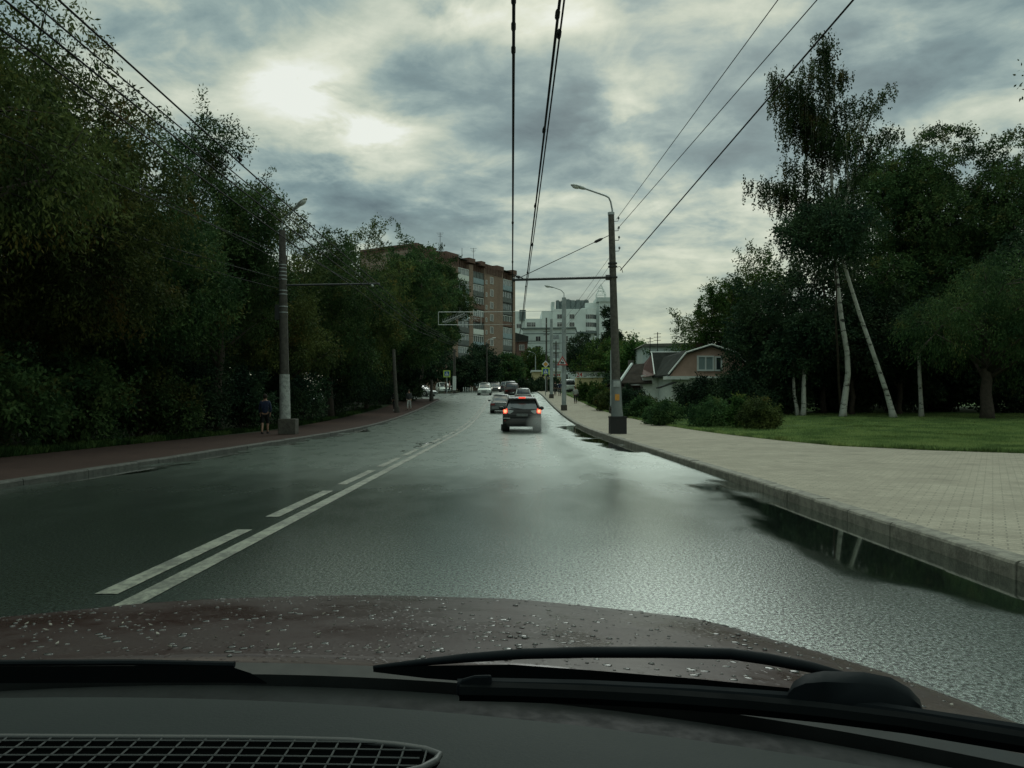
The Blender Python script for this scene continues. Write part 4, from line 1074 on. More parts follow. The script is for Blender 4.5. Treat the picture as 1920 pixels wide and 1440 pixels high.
# ------------------------------------------------------------ poles and lamps
M['pole_lamp'] = simple('lamp_housing', (.46, .49, .48), .4, .15, 8, metal=.3)
M['diffuser'] = simple('lamp_diffuser', (.55, .58, .55), .25, .1, 8)
M['pole_dark'] = concrete('pole_weathered', (.075, .07, .06), .5)
M['sleeve'] = simple('pole_sleeve_grey', (.15, .17, .165), .6, .2, 3)
M['whitewash'] = concrete('pole_whitewash', (.36, .38, .36), .6)
M['pole_grey'] = simple('pole_steel_grey', (.30, .34, .33), .5, .2, 2)
M['ceramic'] = simple('insulator', (.18, .2, .2), .3, .2, 9)
M['orange'] = simple('notice_orange', (.55, .25, .04), .6, .15, 9)

def lamp_head(parent, pos, yaw, tilt, s=1.0, name='lamp_head'):
    """cobra head: pos is where the arm ends; points along yaw (world angle in xy), tilt up"""
    mb = MB(); sec = []
    for t, w, h0, h1 in ((0, .05, -.04, .04), (.12, .09, -.06, .08), (.3, .10, -.06, .09), (.36, .15, -.05, .07), (.55, .17, -.04, .07), (.72, .12, -.03, .05), (.8, .03, -.01, .02)):
        sec.append([(t, -w, 0), (t, -w * .7, h1 * .8), (t, 0, h1), (t, w * .7, h1 * .8), (t, w, 0), (t, w * .7, h0), (t, -w * .7, h0)])
    mb.loft(sec); o = mb.build(name, M['pole_lamp'], parent, smooth=True)
    MB().ball((.52, 0, -.04), (.2, .13, .085), 12, 8).build('diffuser', M['diffuser'], o, smooth=True)
    o.location = pos; o.rotation_euler = (0, -tilt, yaw); o.scale = (s, s, s)
    return o

def right_near_pole():
    d = 33.3; x0 = WX(1158, d); g = float(zr(d)) + .12
    root = empty('lamp_pole', (x0, d, g), 0, 'near concrete lamp pole rising from a black box on the right pavement', 'street lamp')
    top = Vector((WX(1145.8, d) - x0, 0, WZ(401, d) - g)); bz = WZ(712, d) - g
    P = lambda z: top * (z / top.z)
    mb = MB(); mb.tube([P(.3), P(bz), P(5.6), top], [.20, .185, .15, .125], 14).build('shaft', M['concrete'], root, autosmooth=40)
    mb = MB(); mb.tube([P(.72), P(1.0), P(bz)], [.255, .225, .205], 14).build('painted_sleeve', M['sleeve'], root, autosmooth=40)
    # black box of sheet metal round the foot, folded rim
    mb = MB(); a = .335; h = .71
    for (x1, x2, y1, y2) in ((-a, a, -a, -a + .02), (-a, a, a - .02, a), (-a, -a + .02, -a + .02, a - .02), (a - .02, a, -a + .02, a - .02)): mb.box(x1, x2, y1, y2, 0, h)
    mb.box(-a - .015, a + .015, -a - .015, -a, h - .05, h + .012); mb.box(-a - .015, a + .015, a, a + .015, h - .05, h + .012); mb.box(-a - .015, -a, -a, a, h - .05, h + .01); mb.box(a, a + .015, -a, a, h - .05, h + .01)
    mb.box(-a + .02, a - .02, -a + .02, a - .02, 0, h - .09)
    mb.build('foot_box', M['black'], root)
    p = P(WZ(745, d) - g); MB().box(p.x - .09, p.x + .09, -.232, -.222, p.z - .13, p.z + .13).build('notice', M['orange'], root)
    p = P(WZ(720, d) - g); MB().box(p.x - .14, p.x + .13, -.225, -.214, p.z - .12, p.z + .12).build('notice', M['metal_gr'], root)
    # lamp bracket
    t = top; b = []
    mb = MB(); mb.tube([t + Vector((.04, 0, -.5)), t + Vector((.05, 0, .15)), t + Vector((-.02, -.02, .5)), t + Vector((-.1, -.05, .66)), t + Vector((-.25, -.1, .73)), t + Vector((-1.15, -.5, .92))], .035, 8)
    mb.tube([t + Vector((0, 0, -.05)), t + Vector((0, 0, .06))], .14, 12)
    mb.build('lamp_bracket', M['metal_gr'], root, autosmooth=40)
    lamp_head(root, t + Vector((-1.12, -.49, .91)), math.atan2(-.4, -.9), R(8), .85)
    # hooks with insulators on the right side
    for py in (415, 433, 451, 471):
        q = P(WZ(py, d) - g); mb = MB(); mb.tube([q + Vector((.1, 0, 0)), q + Vector((.28, 0, .01)), q + Vector((.3, 0, .1))], .014, 6).build('wire_hook', M['metal_dk'], root)
        MB().ball(q + Vector((.3, 0, .14)), (.045, .045, .06), 8, 6).build('insulator', M['ceramic'], root, smooth=True)
    for py in (494, 500, 520):
        q = P(WZ(py, d) - g); MB().tube([q + Vector((0, 0, -.03)), q + Vector((0, 0, .03))], .19, 14).build('clamp_band', M['metal_dk'], root)
    q = P(WZ(504, d) - g); mb = MB(); mb.tube([q + Vector((.15, 0, .06)), q + Vector((.3, 0, .1)), q + Vector((.38, 0, -.02)), q + Vector((.42, 0, -.16))], .014, 6).build('wire_hook', M['metal_dk'], root)
    # horizontal contact-line bracket
    a0 = P(WZ(520, d) - g); a1 = Vector((WX(966, d) - x0, 0, WZ(524.5, d) - g))
    mb = MB(); mb.tube([a0, a1], .055, 8); mb.tube([a1 + Vector((.0, 0, 0)), a1 + Vector((-.12, 0, 0))], .085, 8); mb.tube([a0 + Vector((-.3, 0, 0)), a0 + Vector((-.14, 0, 0))], .12, 8)
    mb.build('bracket_arm', M['metal_dk'], root)
    s0 = P(WZ(439, d) - g); s1 = Vector((WX(972, d) - x0, 0, a1.z + .06))
    MB().tube([s0, s1], .016, 5).build('stay_wire', M['metal_dk'], root)
    MB().tube([s0.lerp(s1, .09), s0.lerp(s1, .12), s0.lerp(s1, .17), s0.lerp(s1, .19)], [.015, .06, .06, .015], 8).build('stay_insulator', M['black'], root)
    return root
right_near_pole()

def left_near_pole():
    d = 33.3; x0 = WX(535, d); g = float(zr(d)) + .098
    root = empty('lamp_pole', (x0, d, g), 0, 'near lamp pole on the left pavement with silver bands, whitewashed foot and raised lamp head', 'street lamp')
    top = Vector((WX(529, d) - x0, 0, WZ(432, d) - g)); P = lambda z: top * (z / top.z)
    MB().tube([P(0), P(1.2), P(5.5), P(top.z)], [.22, .2, .165, .135], 14).build('shaft', M['pole_dark'], root, autosmooth=40)
    z1, z2 = WZ(785, d) - g, WZ(702, d) - g
    MB().tube([P(z1), P((z1 + z2) / 2), P(z2)], [.224, .216, .205], 14).build('whitewash', M['whitewash'], root, autosmooth=40)
    for py in (497, 503, 510, 517, 524, 545, 552, 575, 586):
        q = P(WZ(py, d) - g); MB().tube([q + Vector((0, 0, -.02)), q + Vector((0, 0, .02))], .185 - .00025 * (600 - py), 14).build('metal_band', M['metal_gr'], root)
    mb = MB(); mb.box(-.22, .5, -.32, .22, 0, .64).build('concrete_foot', M['concrete'], root, bevel=.02)
    MB().box(-.42, -.2, -.1, .15, WZ(600, d) - g, WZ(572, d) - g).build('junction_box', M['metal_dk'], root, bevel=.01)
    t = top
    MB().tube([t + Vector((0, 0, -.1)), t + Vector((0, 0, .35)), t + Vector((.12, -.05, .5)), t + Vector((.62, -.35, .83))], .03, 8).build('lamp_bracket', M['metal_gr'], root)
    lamp_head(root, t + Vector((.58, -.33, .8)), math.atan2(-.35, .8), R(31), .95)
    a0 = P(WZ(535, d) - g); a1 = Vector((WX(712, d) - x0, 0, WZ(532, d) - g))
    MB().tube([a0, a1], .04, 8).build('bracket_arm', M['metal_dk'], root)
    MB().ball(Vector((WX(698, d) - x0, 0, WZ(535.5, d) - g)), (.07, .07, .05), 8, 6).build('insulator', M['diffuser'], root)
    s0 = P(WZ(458, d) - g); MB().tube([s0, a0.lerp(a1, .75)], .012, 5).build('stay_wire', M['metal_dk'], root)
left_near_pole()

def steel_pole(px, base_py, d, top_py, label, lamp=True, rad=(.15, .10), mat='pole_grey', yaw=PI, name='lamp_pole', extra=None, group=None, cat='street lamp', lean=0, zoff=.12, armlen=.9):
    x0 = WX(px, d); g = float(zr(d)) + (zoff if px > 900 else .098)
    root = empty(name, (x0, d, g), 0, label, cat, group); H = WZ(top_py, d) - g
    mb = MB(); mb.tube([(0, 0, 0), (lean * .5, 0, H * .5), (lean, 0, H)], [rad[0], (rad[0] + rad[1]) / 2, rad[1]], 12).build('shaft', M[mat], root, autosmooth=40)
    MB().tube([(0, 0, 0), (0, 0, .45)], rad[0] + .07, 12).build('foot', M['pole_dark'], root, autosmooth=40)
    if lamp:
        c, s = math.cos(yaw), math.sin(yaw); t = Vector((lean, 0, H))
        MB().tube([t + Vector((0, 0, -.3)), t + Vector((0, 0, .35)), t + Vector((c * .25, s * .25, .62)), t + Vector((c * armlen, s * armlen, .85))], .035, 7).build('lamp_bracket', M['metal_gr'], root)
        lamp_head(root, t + Vector((c * armlen * .97, s * armlen * .97, .84)), yaw, R(12), .95)
    return root, H
rp, H2 = steel_pole(1057.5, 773, 66, 558, 'tall pale grey lamp pole on the right pavement with the red bordered triangle sign', rad=(.19, .17), yaw=PI)
steel_pole(1034, 747, 91, 598, 'grey pole beyond the triangle sign pole, bearing several thin cross arms', lamp=False, rad=(.2, .15), cat='pole', name='utility_pole')
for k, (py, w) in enumerate([(628, 2.6), (640, 2.0), (604, 1.4)]):
    pass
# cross arms over the road for the contact line, beyond
def crossarm_pole(px, base_z, d, top_py, arms, label, mat='pole_dark'):
    x0 = WX(px, d); g = float(zr(d)) + .12
    root = empty('utility_pole', (x0, d, g), 0, label, 'pole', 'dark poles in the distance')
    MB().tube([(0, 0, 0), (0, 0, WZ(top_py, d) - g)], [.17, .11], 10).build('shaft', M[mat], root, autosmooth=40)
    for py, xa, xb in arms:
        z = WZ(py, d) - g; MB().tube([(WX(xa, d) - x0, 0, z), (WX(xb, d) - x0, 0, z + .05)], .055, 6).build('cross_arm', M['metal_dk'], root)
    return root
crossarm_pole(1024.5, 0, 118, 596, [(640, 966, 1032), (622, 1018, 1031), (628, 1019, 1030)], 'dark pole with a long bracket reaching left, beyond the crossing sign')
crossarm_pole(1042.5, 0, 132, 640, [(655, 1030, 1050), (662, 1036, 1048)], 'short dark pole right of the crossing sign')
steel_pole(1146, 0, 58, 657, 'thin pale bare post standing just left of the near right pole', lamp=False, rad=(.09, .06), cat='post', name='post', zoff=.3)
steel_pole(744, 773, 63, 655, 'thin pale pole leaning out of the trees on the left pavement', lamp=False, rad=(.15, .12), mat='concrete', name='utility_pole', cat='pole', lean=-.25)
steel_pole(809, 750, 84, 712, 'short brown post beside the entrance of the side road', lamp=False, rad=(.16, .14), mat='pole_dark', name='post', cat='post')
rp2, h = steel_pole(852, 739, 108, 655, 'pole with a whitewashed lower half behind the left crossing sign', lamp=False, rad=(.2, .15), mat='pole_dark', name='utility_pole', cat='pole')
MB().tube([(0, 0, 0), (0, 0, 2.35)], .23, 12).build('whitewash', M['white'], rp2)
steel_pole(913, 735, 128, 644, 'distant dark lamp pole in front of the brick block', rad=(.14, .09), mat='pole_dark', yaw=R(30), group='distant street lamps')
steel_pole(1087, 715, 150, 680, 'distant lamp with two pale heads against the dark tree', rad=(.12, .08), yaw=PI, group='distant street lamps')
steel_pole(1091, 715, 165, 650, 'farther thin lamp whose head stands out pale on the dark trees', rad=(.12, .08), yaw=PI, group='distant street lamps')
steel_pole(1004, 720, 160, 668, 'small lamp pole hidden in the lighter tree left of the crossing sign', rad=(.12, .08), yaw=R(200), group='distant street lamps')

# hanging street decoration: light frame with a fir branch of wire
def decoration():
    d = 66.4; z1, z0 = WZ(585, d), WZ(609, d); xa, xb = WX(822, d), WX(902, d); xr = WX(1055, d)
    root = empty('street_decoration', (xa, d, z0), 0, 'wire light frame with a fir branch motif hung over the road before the brick block', 'street decoration')
    X = lambda px: WX(px, d) - xa; h = z1 - z0; w = xb - xa
    mb = MB()
    for a, b in (((0, 0), (w, 0)), ((0, h), (w, h)), ((0, 0), (0, h)), ((w, 0), (w, h))): mb.tube([(a[0], 0, a[1]), (b[0], 0, b[1])], .024, 5)
    mb.build('frame', M['pole_lamp'], root)
    MB().tube([(w, 0, h), (xr - xa, 0, h + .1)], .018, 5).build('cable', M['pole_lamp'], root); MB().tube([(w, 0, 0), (xr - xa, 0, .1)], .010, 5).build('cable', M['pole_lamp'], root)
    mb = MB(); p0 = Vector((.3, 0, .2)); p1 = Vector((w * .62, 0, h * .9)); mb.tube([p0, p1], .014, 4)
    for i in range(14):
        q = p0.lerp(p1, .05 + i * .068); l = .30
        mb.tube([q, q + Vector((l * .9, 0, -.12))], .010, 3); mb.tube([q, q + Vector((-.05, 0, l * .8))], .010, 3)
    q0 = Vector((w * .62, 0, h * .35)); 
    for i in range(9):
        a = i * .7; mb.tube([q0, q0 + Vector((math.cos(a) * .36, 0, math.sin(a) * .3))], .010, 3)
    c = Vector((w * .85, 0, h * .5))
    for i in range(8):
        a = i * PI / 4; mb.tube([c, c + Vector((math.cos(a) * .4, 0, math.sin(a) * .36))], .010, 3)
    mb.build('fir_branch', M['pole_lamp'], root)
    MB().ball((w * .72, 0, h * .52), .08, 8, 6).build('bulb', M['diffuser'], root)
decoration()

# ------------------------------------------------------------ signs
def signmat(n, c, e=0): return simple(n, c, .45, .06, 5)
M['s_yel'] = signmat('sign_lime', (.50, .66, .10)); M['s_blue'] = signmat('sign_blue', (.03, .12, .30)); M['s_white'] = signmat('sign_white', (.66, .70, .68)); M['s_org'] = signmat('sign_amber', (.62, .30, .06)); M['s_red'] = signmat('sign_border_red', (.40, .06, .05)); M['s_blk'] = signmat('sign_black', (.02, .02, .02))
def ped_plate(parent, x, z, s, y=-.1):
    pl = MB().box(x - s / 2, x + s / 2, y - .02, y, z - s / 2, z + s / 2).build('sign_plate', M['s_yel'], parent)
    b = s * .36
    MB().box(x - b, x + b, y - .03, y - .021, z - b, z + b).build('blue_field', M['s_blue'], pl)
    MB().prism([(x - b * .8, z - b * .72), (x + b * .8, z - b * .72), (x, z + b * .85)], y - .04, y - .031).build('white_triangle', M['s_white'], pl)
    mb = MB(); k = b
    T = lambda px, pz: (x + px * k, y - .046, z + pz * k)
    mb.ball(T(.02, .30), (k * .11, .006, k * .11), 10, 6); 
    for pts, r in (([T(.0, .18), T(-.02, -.18)], .085), ([T(-.02, -.15), T(-.2, -.35), T(-.32, -.62)], .06), ([T(-.02, -.15), T(.14, -.38), T(.2, -.64)], .06), ([T(0, .12), T(-.2, -.05)], .045), ([T(0, .12), T(.18, -.04)], .045)):
        mb.tube(pts, r * k * .8, 5)
    for q in (-.55, -.28, .38, .6): mb.box(x + (q - .07) * k, x + (q + .05) * k, y - .045, y - .041, z - .70 * k, z - .62 * k)
    mb.build('walking_figure', M['s_blk'], pl)
    return pl
def crossing_right():
    d = 99; x0 = WX(1023, d); g = float(zr(d)) + .12
    root = empty('road_sign', (x0, d, g), 0, 'right hand sign post with amber diamond above a blue crossing sign', 'road sign')
    MB().tube([(0, 0, 0), (0, 0, WZ(676, d) - g)], .05, 8).build('post', M['pole_grey'], root)
    ped_plate(root, 0, WZ(696.5, d) - g, .96)
    zc = WZ(683, d) - g; s = .46
    dm = MB().prism([(-s, zc), (0, zc - s), (s, zc), (0, zc + s)], -.12, -.1).build('diamond_plate', M['s_white'], root)
    s = .30; MB().prism([(-s, zc), (0, zc - s), (s, zc), (0, zc + s)], -.13, -.121).build('amber_field', M['s_org'], dm)
    for sx in (-.3, .3):
        c = (sx, -.08, WZ(704, d) - g); l = MB().ball(c, (.19, .12, .17), 12, 8).build('signal_lamp', M['s_blk'], root, smooth=True)
crossing_right()
def crossing_left():
    d = 108; x0 = WX(838, d); g = float(zr(d)) + .1
    root = empty('road_sign', (x0, d, g), 0, 'left hand crossing sign alone on its post at the side road corner', 'road sign')
    MB().tube([(0, 0, 0), (0, 0, WZ(694, d) - g)], .05, 8).build('post', M['pole_grey'], root)
    ped_plate(root, 0, WZ(701, d) - g, .92)
crossing_left()
def triangle_sign():
    d = 65.6; x0 = WX(1054.5, d); zc = WZ(677, d)
    root = empty('warning_sign', (x0, d, zc - .35), 0, 'red bordered warning triangle with a black locomotive, clamped to the pale grey lamp pole', 'road sign')
    s = .46; h = s * 1.72
    MB().prism([(-s, 0), (s, 0), (0, h)], -.02, 0).build('red_border', M['s_red'], root)
    s2 = s * .64; MB().prism([(-s2, .10), (s2, .10), (0, .10 + s2 * 1.7)], -.03, -.021).build('white_field', M['s_white'], root)
    mb = MB(); y0, y1 = -.04, -.031
    mb.box(-.16, .14, y0, y1, .17, .27); mb.box(-.16, -.04, y0, y1, .27, .33); mb.box(.06, .1, y0, y1, .27, .32)
    mb.prism([(.04, .34), (.1, .36), (-.02, .52), (-.06, .46)], y0, y1)
    for x in (-.11, 0, .1): mb.prism([(x + .035 * math.cos(a), .155 + .035 * math.sin(a)) for a in [2 * PI * k / 10 for k in range(10)]], y0, y1)
    mb.build('locomotive', M['s_blk'], root)
    MB().box(-.05, .17, 0, .18, .1, .14).build('bracket', M['metal_gr'], root)
triangle_sign()
# bollards
for i, px in enumerate((869, 873, 877, 881, 885)):
    d = 122; o = MB().tube([(0, 0, 0), (0, 0, .62)], [.055, .05], 10).tube([(0, 0, .62), (0, 0, .68)], [.05, .03], 10).build('bollard', M['white'])
    o.location = (WX(px, d), d + .3 * i, float(zr(d)) + .1)
    setp(o, ['leftmost', 'second from the left', 'middle', 'second from the right', 'rightmost'][i] + ' of the five small white bollards left of the oncoming white car', 'bollard', 'white bollards at the side road')

# ------------------------------------------------------------ wires
def wire(name, label, pts, r, group=None, mat='wire', clips=()):
    o = MB().tube(pts, r, 6).build(name, M[mat])
    setp(o, label, 'wire', group)
    return o
M['wire'] = simple('wire_dark', (.012, .014, .014), .7, .02, .1, spec=.1)
def contact(x, z, y0=-8, y1=160, sag=.10):
    pts = []
    for y in fr(y0, y1, 3.0):
        s = math.sin(PI * (((y - 33.3) / 33.0) % 1.0)) * sag
        pts.append((x, y, z + float(zr(y)) - s))
    return pts
def clips(o, x, z, ys_, w=.032):
    for y in ys_:
        c = MB().tube([(x, y - .08, z + float(zr(y))), (x, y + .08, z + float(zr(y)))], w, 8).tube([(x, y, z + float(zr(y)) - .07), (x, y, z + float(zr(y)) + .07)], w * .5, 6).build('wire_clamp', M['wire'], o)
G1 = 'trolleybus contact wires over the road'
o = wire('contact_wire', 'contact wire running straight ahead to the tip of the right bracket arm', contact(.02, 6.34), .02, G1); clips(o, .02, 6.32, (9.9, 10.6, 11.3, 22, 28, 36))
o = wire('support_wire', 'thin second wire just above the straight ahead contact wire', contact(.035, 6.52), .010, G1)
o = wire('contact_wire', 'left wire of the close slanting pair right of the straight ahead wire', contact(.58, 6.30), .019, G1); clips(o, .58, 6.28, (10.2, 14.5, 20, 30, 33.5))
o = wire('contact_wire', 'right wire of the close slanting pair right of the straight ahead wire', contact(.635, 6.33, sag=.13), .013, G1); clips(o, .635, 6.31, (10.8, 25))
G2 = 'contact wires over the left lane'
o = wire('contact_wire', 'rightmost wire crossing the sky in front of the left trees', contact(-5.45, 6.25, y1=95), .015, G2); clips(o, -5.45, 6.23, (9.2, 16))
o = wire('contact_wire', 'second wire from the right in front of the left trees', contact(-5.82, 6.27, y1=95), .012, G2)
o = wire('contact_wire', 'third wire from the right in front of the left trees', contact(-6.1, 6.25, y1=95), .015, G2); clips(o, -6.1, 6.23, (8.2, 9.2))
o = wire('support_wire', 'fourth wire from the right in front of the left trees', contact(-6.55, 6.2, y1=100), .014, G2)
for i, (x, y, z1, yy) in enumerate([(-5.45, 8.6, 6.23, 0), (-6.1, 8.6, 6.23, 0)]):
    pass
def line_to(px, py, depth, A, n=10, ext=1.6, sag=.0):
    """straight run from A through the point seen at (px,py,depth), carried on towards the pole behind the viewer"""
    A = Vector(A); Bp = Vector((WX(px, depth), depth, WZ(py, depth))); V = Bp - A
    return [A + V * (ext * i / n) + Vector((0, 0, -sag * math.sin(PI * min(1, i / n)))) for i in range(n + 1)]
dd = 33.3
G3 = 'supply wires from the near right pole'
AR = lambda px, py: (WX(px, dd), dd, WZ(py, dd))
wire('supply_wire', 'upper thin wire climbing right from the near right pole', line_to(1457, 2, 15, AR(1156, 411)), .010, G3)
wire('supply_wire', 'middle thin wire climbing right from the near right pole', line_to(1530, 2, 15, AR(1157, 430)), .011, G3)
wire('supply_wire', 'lowest and thickest wire climbing right across the birch top', line_to(1598, 2, 14, AR(1163, 507)), .019, G3)
G4 = 'supply wires from the near left pole'
wire('supply_wire', 'upper faint wire running left from the near left pole over the trees', line_to(78, 284, 16, AR(530, 478)), .011, G4)
wire('supply_wire', 'second faint wire running left from the near left pole', line_to(0, 212, 15, AR(531, 492)), .010, G4)
wire('supply_wire', 'third faint wire running left from the near left pole', line_to(0, 331, 17, AR(531, 524), sag=.3), .012, G4)
wire('supply_wire', 'lowest faint wire running left from the near left pole', line_to(0, 360, 17, AR(532, 543), sag=.3), .010, G4)
G5 = 'wires between the right hand poles'
for i, (a, b, lab) in enumerate([((1152, 470), (1058, 600), 'upper thin wire from the near right pole to the triangle sign pole'), ((1152, 485), (1058, 622), 'lower thin wire from the near right pole to the triangle sign pole'), ((1152, 505), (1036, 640), 'thin wire from the near right pole to the cross armed grey pole')]):
    d1 = 66 if i < 2 else 91
    wire('supply_wire', lab, [Vector(AR(*a)).lerp(Vector((WX(b[0], d1), d1, WZ(b[1], d1))), t) for t in (0, .25, .5, .75, 1)], .008, G5)
for i, (y, za, zb, lab) in enumerate([(118, 655, 660, 'faint cross road wire between the left trees and the grey pole cluster, upper'), (118, 672, 676, 'faint cross road wire between the left trees and the grey pole cluster, lower'), (132, 628, 640, 'far span wire in front of the grey flats')]):
    wire('span_wire', lab, [(-9, y, WZ(za, y)), (-2, y, WZ((za + zb) / 2 + 2, y)), (6.5, y, WZ(zb, y))], .012, 'span wires across the far road')

# bird on the bracket arm
bo = MB().ball((0, 0, .07), (.11, .05, .055), 10, 8).ball((-.1, 0, .13), (.04, .035, .035), 8, 6).tube([(.08, 0, .06), (.22, 0, .0)], [.03, .015], 6).tube([(-.13, 0, .13), (-.17, 0, .12)], [.012, .003], 5).tube([(0, .02, .03), (0, .02, -.01)], .006, 4).tube([(0, -.02, .03), (0, -.02, -.01)], .006, 4).build('pigeon', M['metal_dk'], smooth=True)
bo.location = (WX(969, dd) + .05, dd, WZ(524.5, dd) + .055); setp(bo, 'dark bird perched at the tip of the right bracket arm', 'bird')
# ------------------------------------------------------------ vehicles
def carpaint(name, c, rough=.28, metal=.2, dirt=.3):
    t = NT(name); n = t.noise(2.5, 5, .65); sp = t.n('ShaderNodeSeparateXYZ'); t.l(t.co(), sp.inputs[0])
    low = t.rng(sp.outputs[2], .75, .25, 0, dirt)
    f = t.m('MULTIPLY', t.rng(n, .3, .7, .3, 1), low)
    t.set(color=t.mix(f, c, (.10, .095, .085)), rough=t.m('ADD', t.m('MULTIPLY', f, .4), rough), metal=metal, coat=.35, coatr=.08); return t.mat
M['p_black'] = carpaint('paint_black_green', (.004, .006, .006), .38, .0, .05)
M['p_silver'] = carpaint('paint_silver', (.30, .33, .32), .35, .5)
M['p_white'] = carpaint('paint_white_car', (.58, .64, .60), .35, 0)
M['p_darkred'] = carpaint('paint_dark_red', (.028, .007, .009), .3, .1)
M['p_grey'] = carpaint('paint_grey', (.12, .14, .14), .35, .4)
M['p_midgrey'] = carpaint('paint_mid_grey', (.15, .17, .17), .35, .3)
M['p_dark'] = carpaint('paint_charcoal', (.03, .036, .038), .3, .2)
M['c_glass'] = glassmat('car_glass', (.012, .016, .016), .04)
M['c_glass_lt'] = glassmat('car_glass_rear', (.05, .06, .06), .12)
M['tyre'] = simple('tyre_rubber', (.018, .018, .018), .8, .3, 15)
M['rim'] = simple('wheel_rim', (.25, .27, .27), .4, .2, 8, metal=.6)
M['plastic'] = simple('bumper_plastic', (.02, .022, .022), .6, .25, 10)
M['chrome'] = simple('trim_silver', (.5, .53, .52), .25, .1, 8, metal=.7)
M['lamp_on'] = emis('tail_lamp_lit', (1.0, .10, .06), .7)
M['lamp_core'] = emis('tail_lamp_core', (1.0, .36, .18), 1.5)
M['lamp_off'] = simple('tail_lamp_unlit', (.18, .015, .015), .2, .1)
M['lamp_clear'] = simple('lamp_clear', (.42, .46, .46), .15, .1)
M['head_on'] = emis('head_lamp_lit', (1, .95, .8), 2.0)
M['plate'] = simple('number_plate', (.14, .155, .15), .6, .3, 9)

def lerp(a, b, t): return a + (b - a) * t
def rnd_ring(y, zb, zs, zt, wb, ws, wt, n=0):
    """closed body section: floor, sill, side, shoulder, top"""
    h = [(wb, zb), (ws * .985, zb + (zs - zb) * .22), (ws, zb + (zs - zb) * .6), (ws * .985, zs), (wt + (ws - wt) * .35, zt - (zt - zs) * .25), (wt * .8, zt), (wt * .35, zt + .012)]
    r = [(x, y, z) for x, z in h]; l = [(-x, y, z) for x, z in reversed(h)]
    return r + l
def make_car(name, label, px, ground_d, yaw, L, W, H, paint, style='sedan', back_on=False, front_on=False, detail=1, group=None, cat='car', x=None):
    x = WX(px, ground_d) if x is None else x
    # seat the car on the slope
    z0 = float(zr(ground_d)); sl = (float(zr(ground_d + 1.3)) - float(zr(ground_d - 1.3))) / 2.6
    root = empty(name, (x, ground_d, z0), yaw, label, cat, group)
    root.rotation_euler = (math.atan(sl) * math.cos(yaw), 0, yaw)
    hw = W / 2; cl = .2 if style != 'suv' else .24
    belt = H * (.60 if style == 'sedan' else .60); hood = belt * .93
    b = []
    # y from rear (-L/2) to front (+L/2)
    if style == 'sedan':
        st = [(-.5, .42, belt * .98, .80, .82), (-.485, .30, belt * 1.0, .92, .86), (-.44, cl, belt * 1.02, .985, .9), (-.32, cl, belt * 1.03, 1, .9), (-.1, cl, belt, 1, .92), (.15, cl, belt * .99, 1, .92), (.30, cl, hood, .99, .88), (.42, cl, hood * .92, .96, .82), (.475, .28, hood * .82, .90, .72), (.5, .40, hood * .7, .78, .6)]
    else:
        st = [(-.5, .46, belt * .98, .86, .86), (-.49, .34, belt * 1.0, .94, .9), (-.46, cl, belt * 1.02, .99, .92), (-.3, cl, belt * 1.02, 1, .92), (-.1, cl, belt, 1, .93), (.18, cl, belt * .98, 1, .93), (.32, cl, hood, .99, .9), (.43, cl, hood * .93, .96, .84), (.48, .3, hood * .84, .9, .75), (.5, .42, hood * .7, .8, .65)]
    for (f, zb, zt, a, c) in st:
        b.append(rnd_ring(f * L, zb, zb + (zt - zb) * .72, zt, hw * a * .9, hw * a, hw * c * a))
    mb = MB(); mb.loft(b); body = mb.build('body', M[paint], root, autosmooth=50)
    # greenhouse
    if style == 'sedan': g = [(-.40, belt, belt + .02, .84, .80), (-.24, belt, H - .05, .86, .66), (-.10, belt, H, .87, .68), (.06, belt, H - .02, .87, .67), (.24, belt, belt + .03, .85, .78)]
    elif style == 'hatch': g = [(-.47, belt, belt + .05, .86, .82), (-.38, belt, H - .06, .88, .70), (-.2, belt, H, .88, .70), (.05, belt, H - .02, .88, .68), (.28, belt * .96, belt + .0, .85, .78)]
    else: g = [(-.485, belt, belt + .05, .88, .86), (-.41, belt, H - .08, .90, .72), (-.3, belt, H - .01, .90, .74), (-.1, belt, H, .90, .74), (.08, belt, H - .03, .90, .72), (.28, belt * .97, belt + .0, .86, .80)]
    def gr(f, zb, zt, wb, wt): return [(hw * wb, f * L, zb - .03), (hw * lerp(wb, wt, .92), f * L, lerp(zb, zt, .9)), (hw * wt * .9, f * L, zt), (-hw * wt * .9, f * L, zt), (-hw * lerp(wb, wt, .92), f * L, lerp(zb, zt, .9)), (-hw * wb, f * L, zb - .03)]
    rings = [gr(*q) for q in g]
    MB().loft(rings).build('windows', M['c_glass'], root, autosmooth=40)
    # roof skin and pillars in body colour
    mb = MB(); rr = []
    for q in g[1:-1]:
        f, zb, zt, wb, wt = q; rr.append([(hw * wt * .99, f * L, zt - .05), (hw * wt * .9, f * L, zt + .012), (0, f * L, zt + .035), (-hw * wt * .9, f * L, zt + .012), (-hw * wt * .99, f * L, zt - .05), (0, f * L, zt - .03)])
    mb.loft(rr); mb.build('roof', M[paint], root, autosmooth=50)
    mb = MB()
    for s in (-1, 1):
        for i in range(len(rings) - 1):
            if 0 < i < len(rings) - 2: continue
            j = 1 if s > 0 else 4; k = 2 if s > 0 else 3; e = 0 if s > 0 else 5
            A = Vector(rings[i][j]); Bq = Vector(rings[i + 1][j])
            mb.tube([A, Bq], .045 if i else .05, 6)
        for i in (1, len(rings) // 2):
            e = 0 if s > 0 else 5; j = 1 if s > 0 else 4
            mb.tube([Vector(rings[i][e]), Vector(rings[i][j])], .045, 5)
    mb.build('pillars', M[paint], root)
    # wheels
    wr = .33 if style != 'suv' else .37
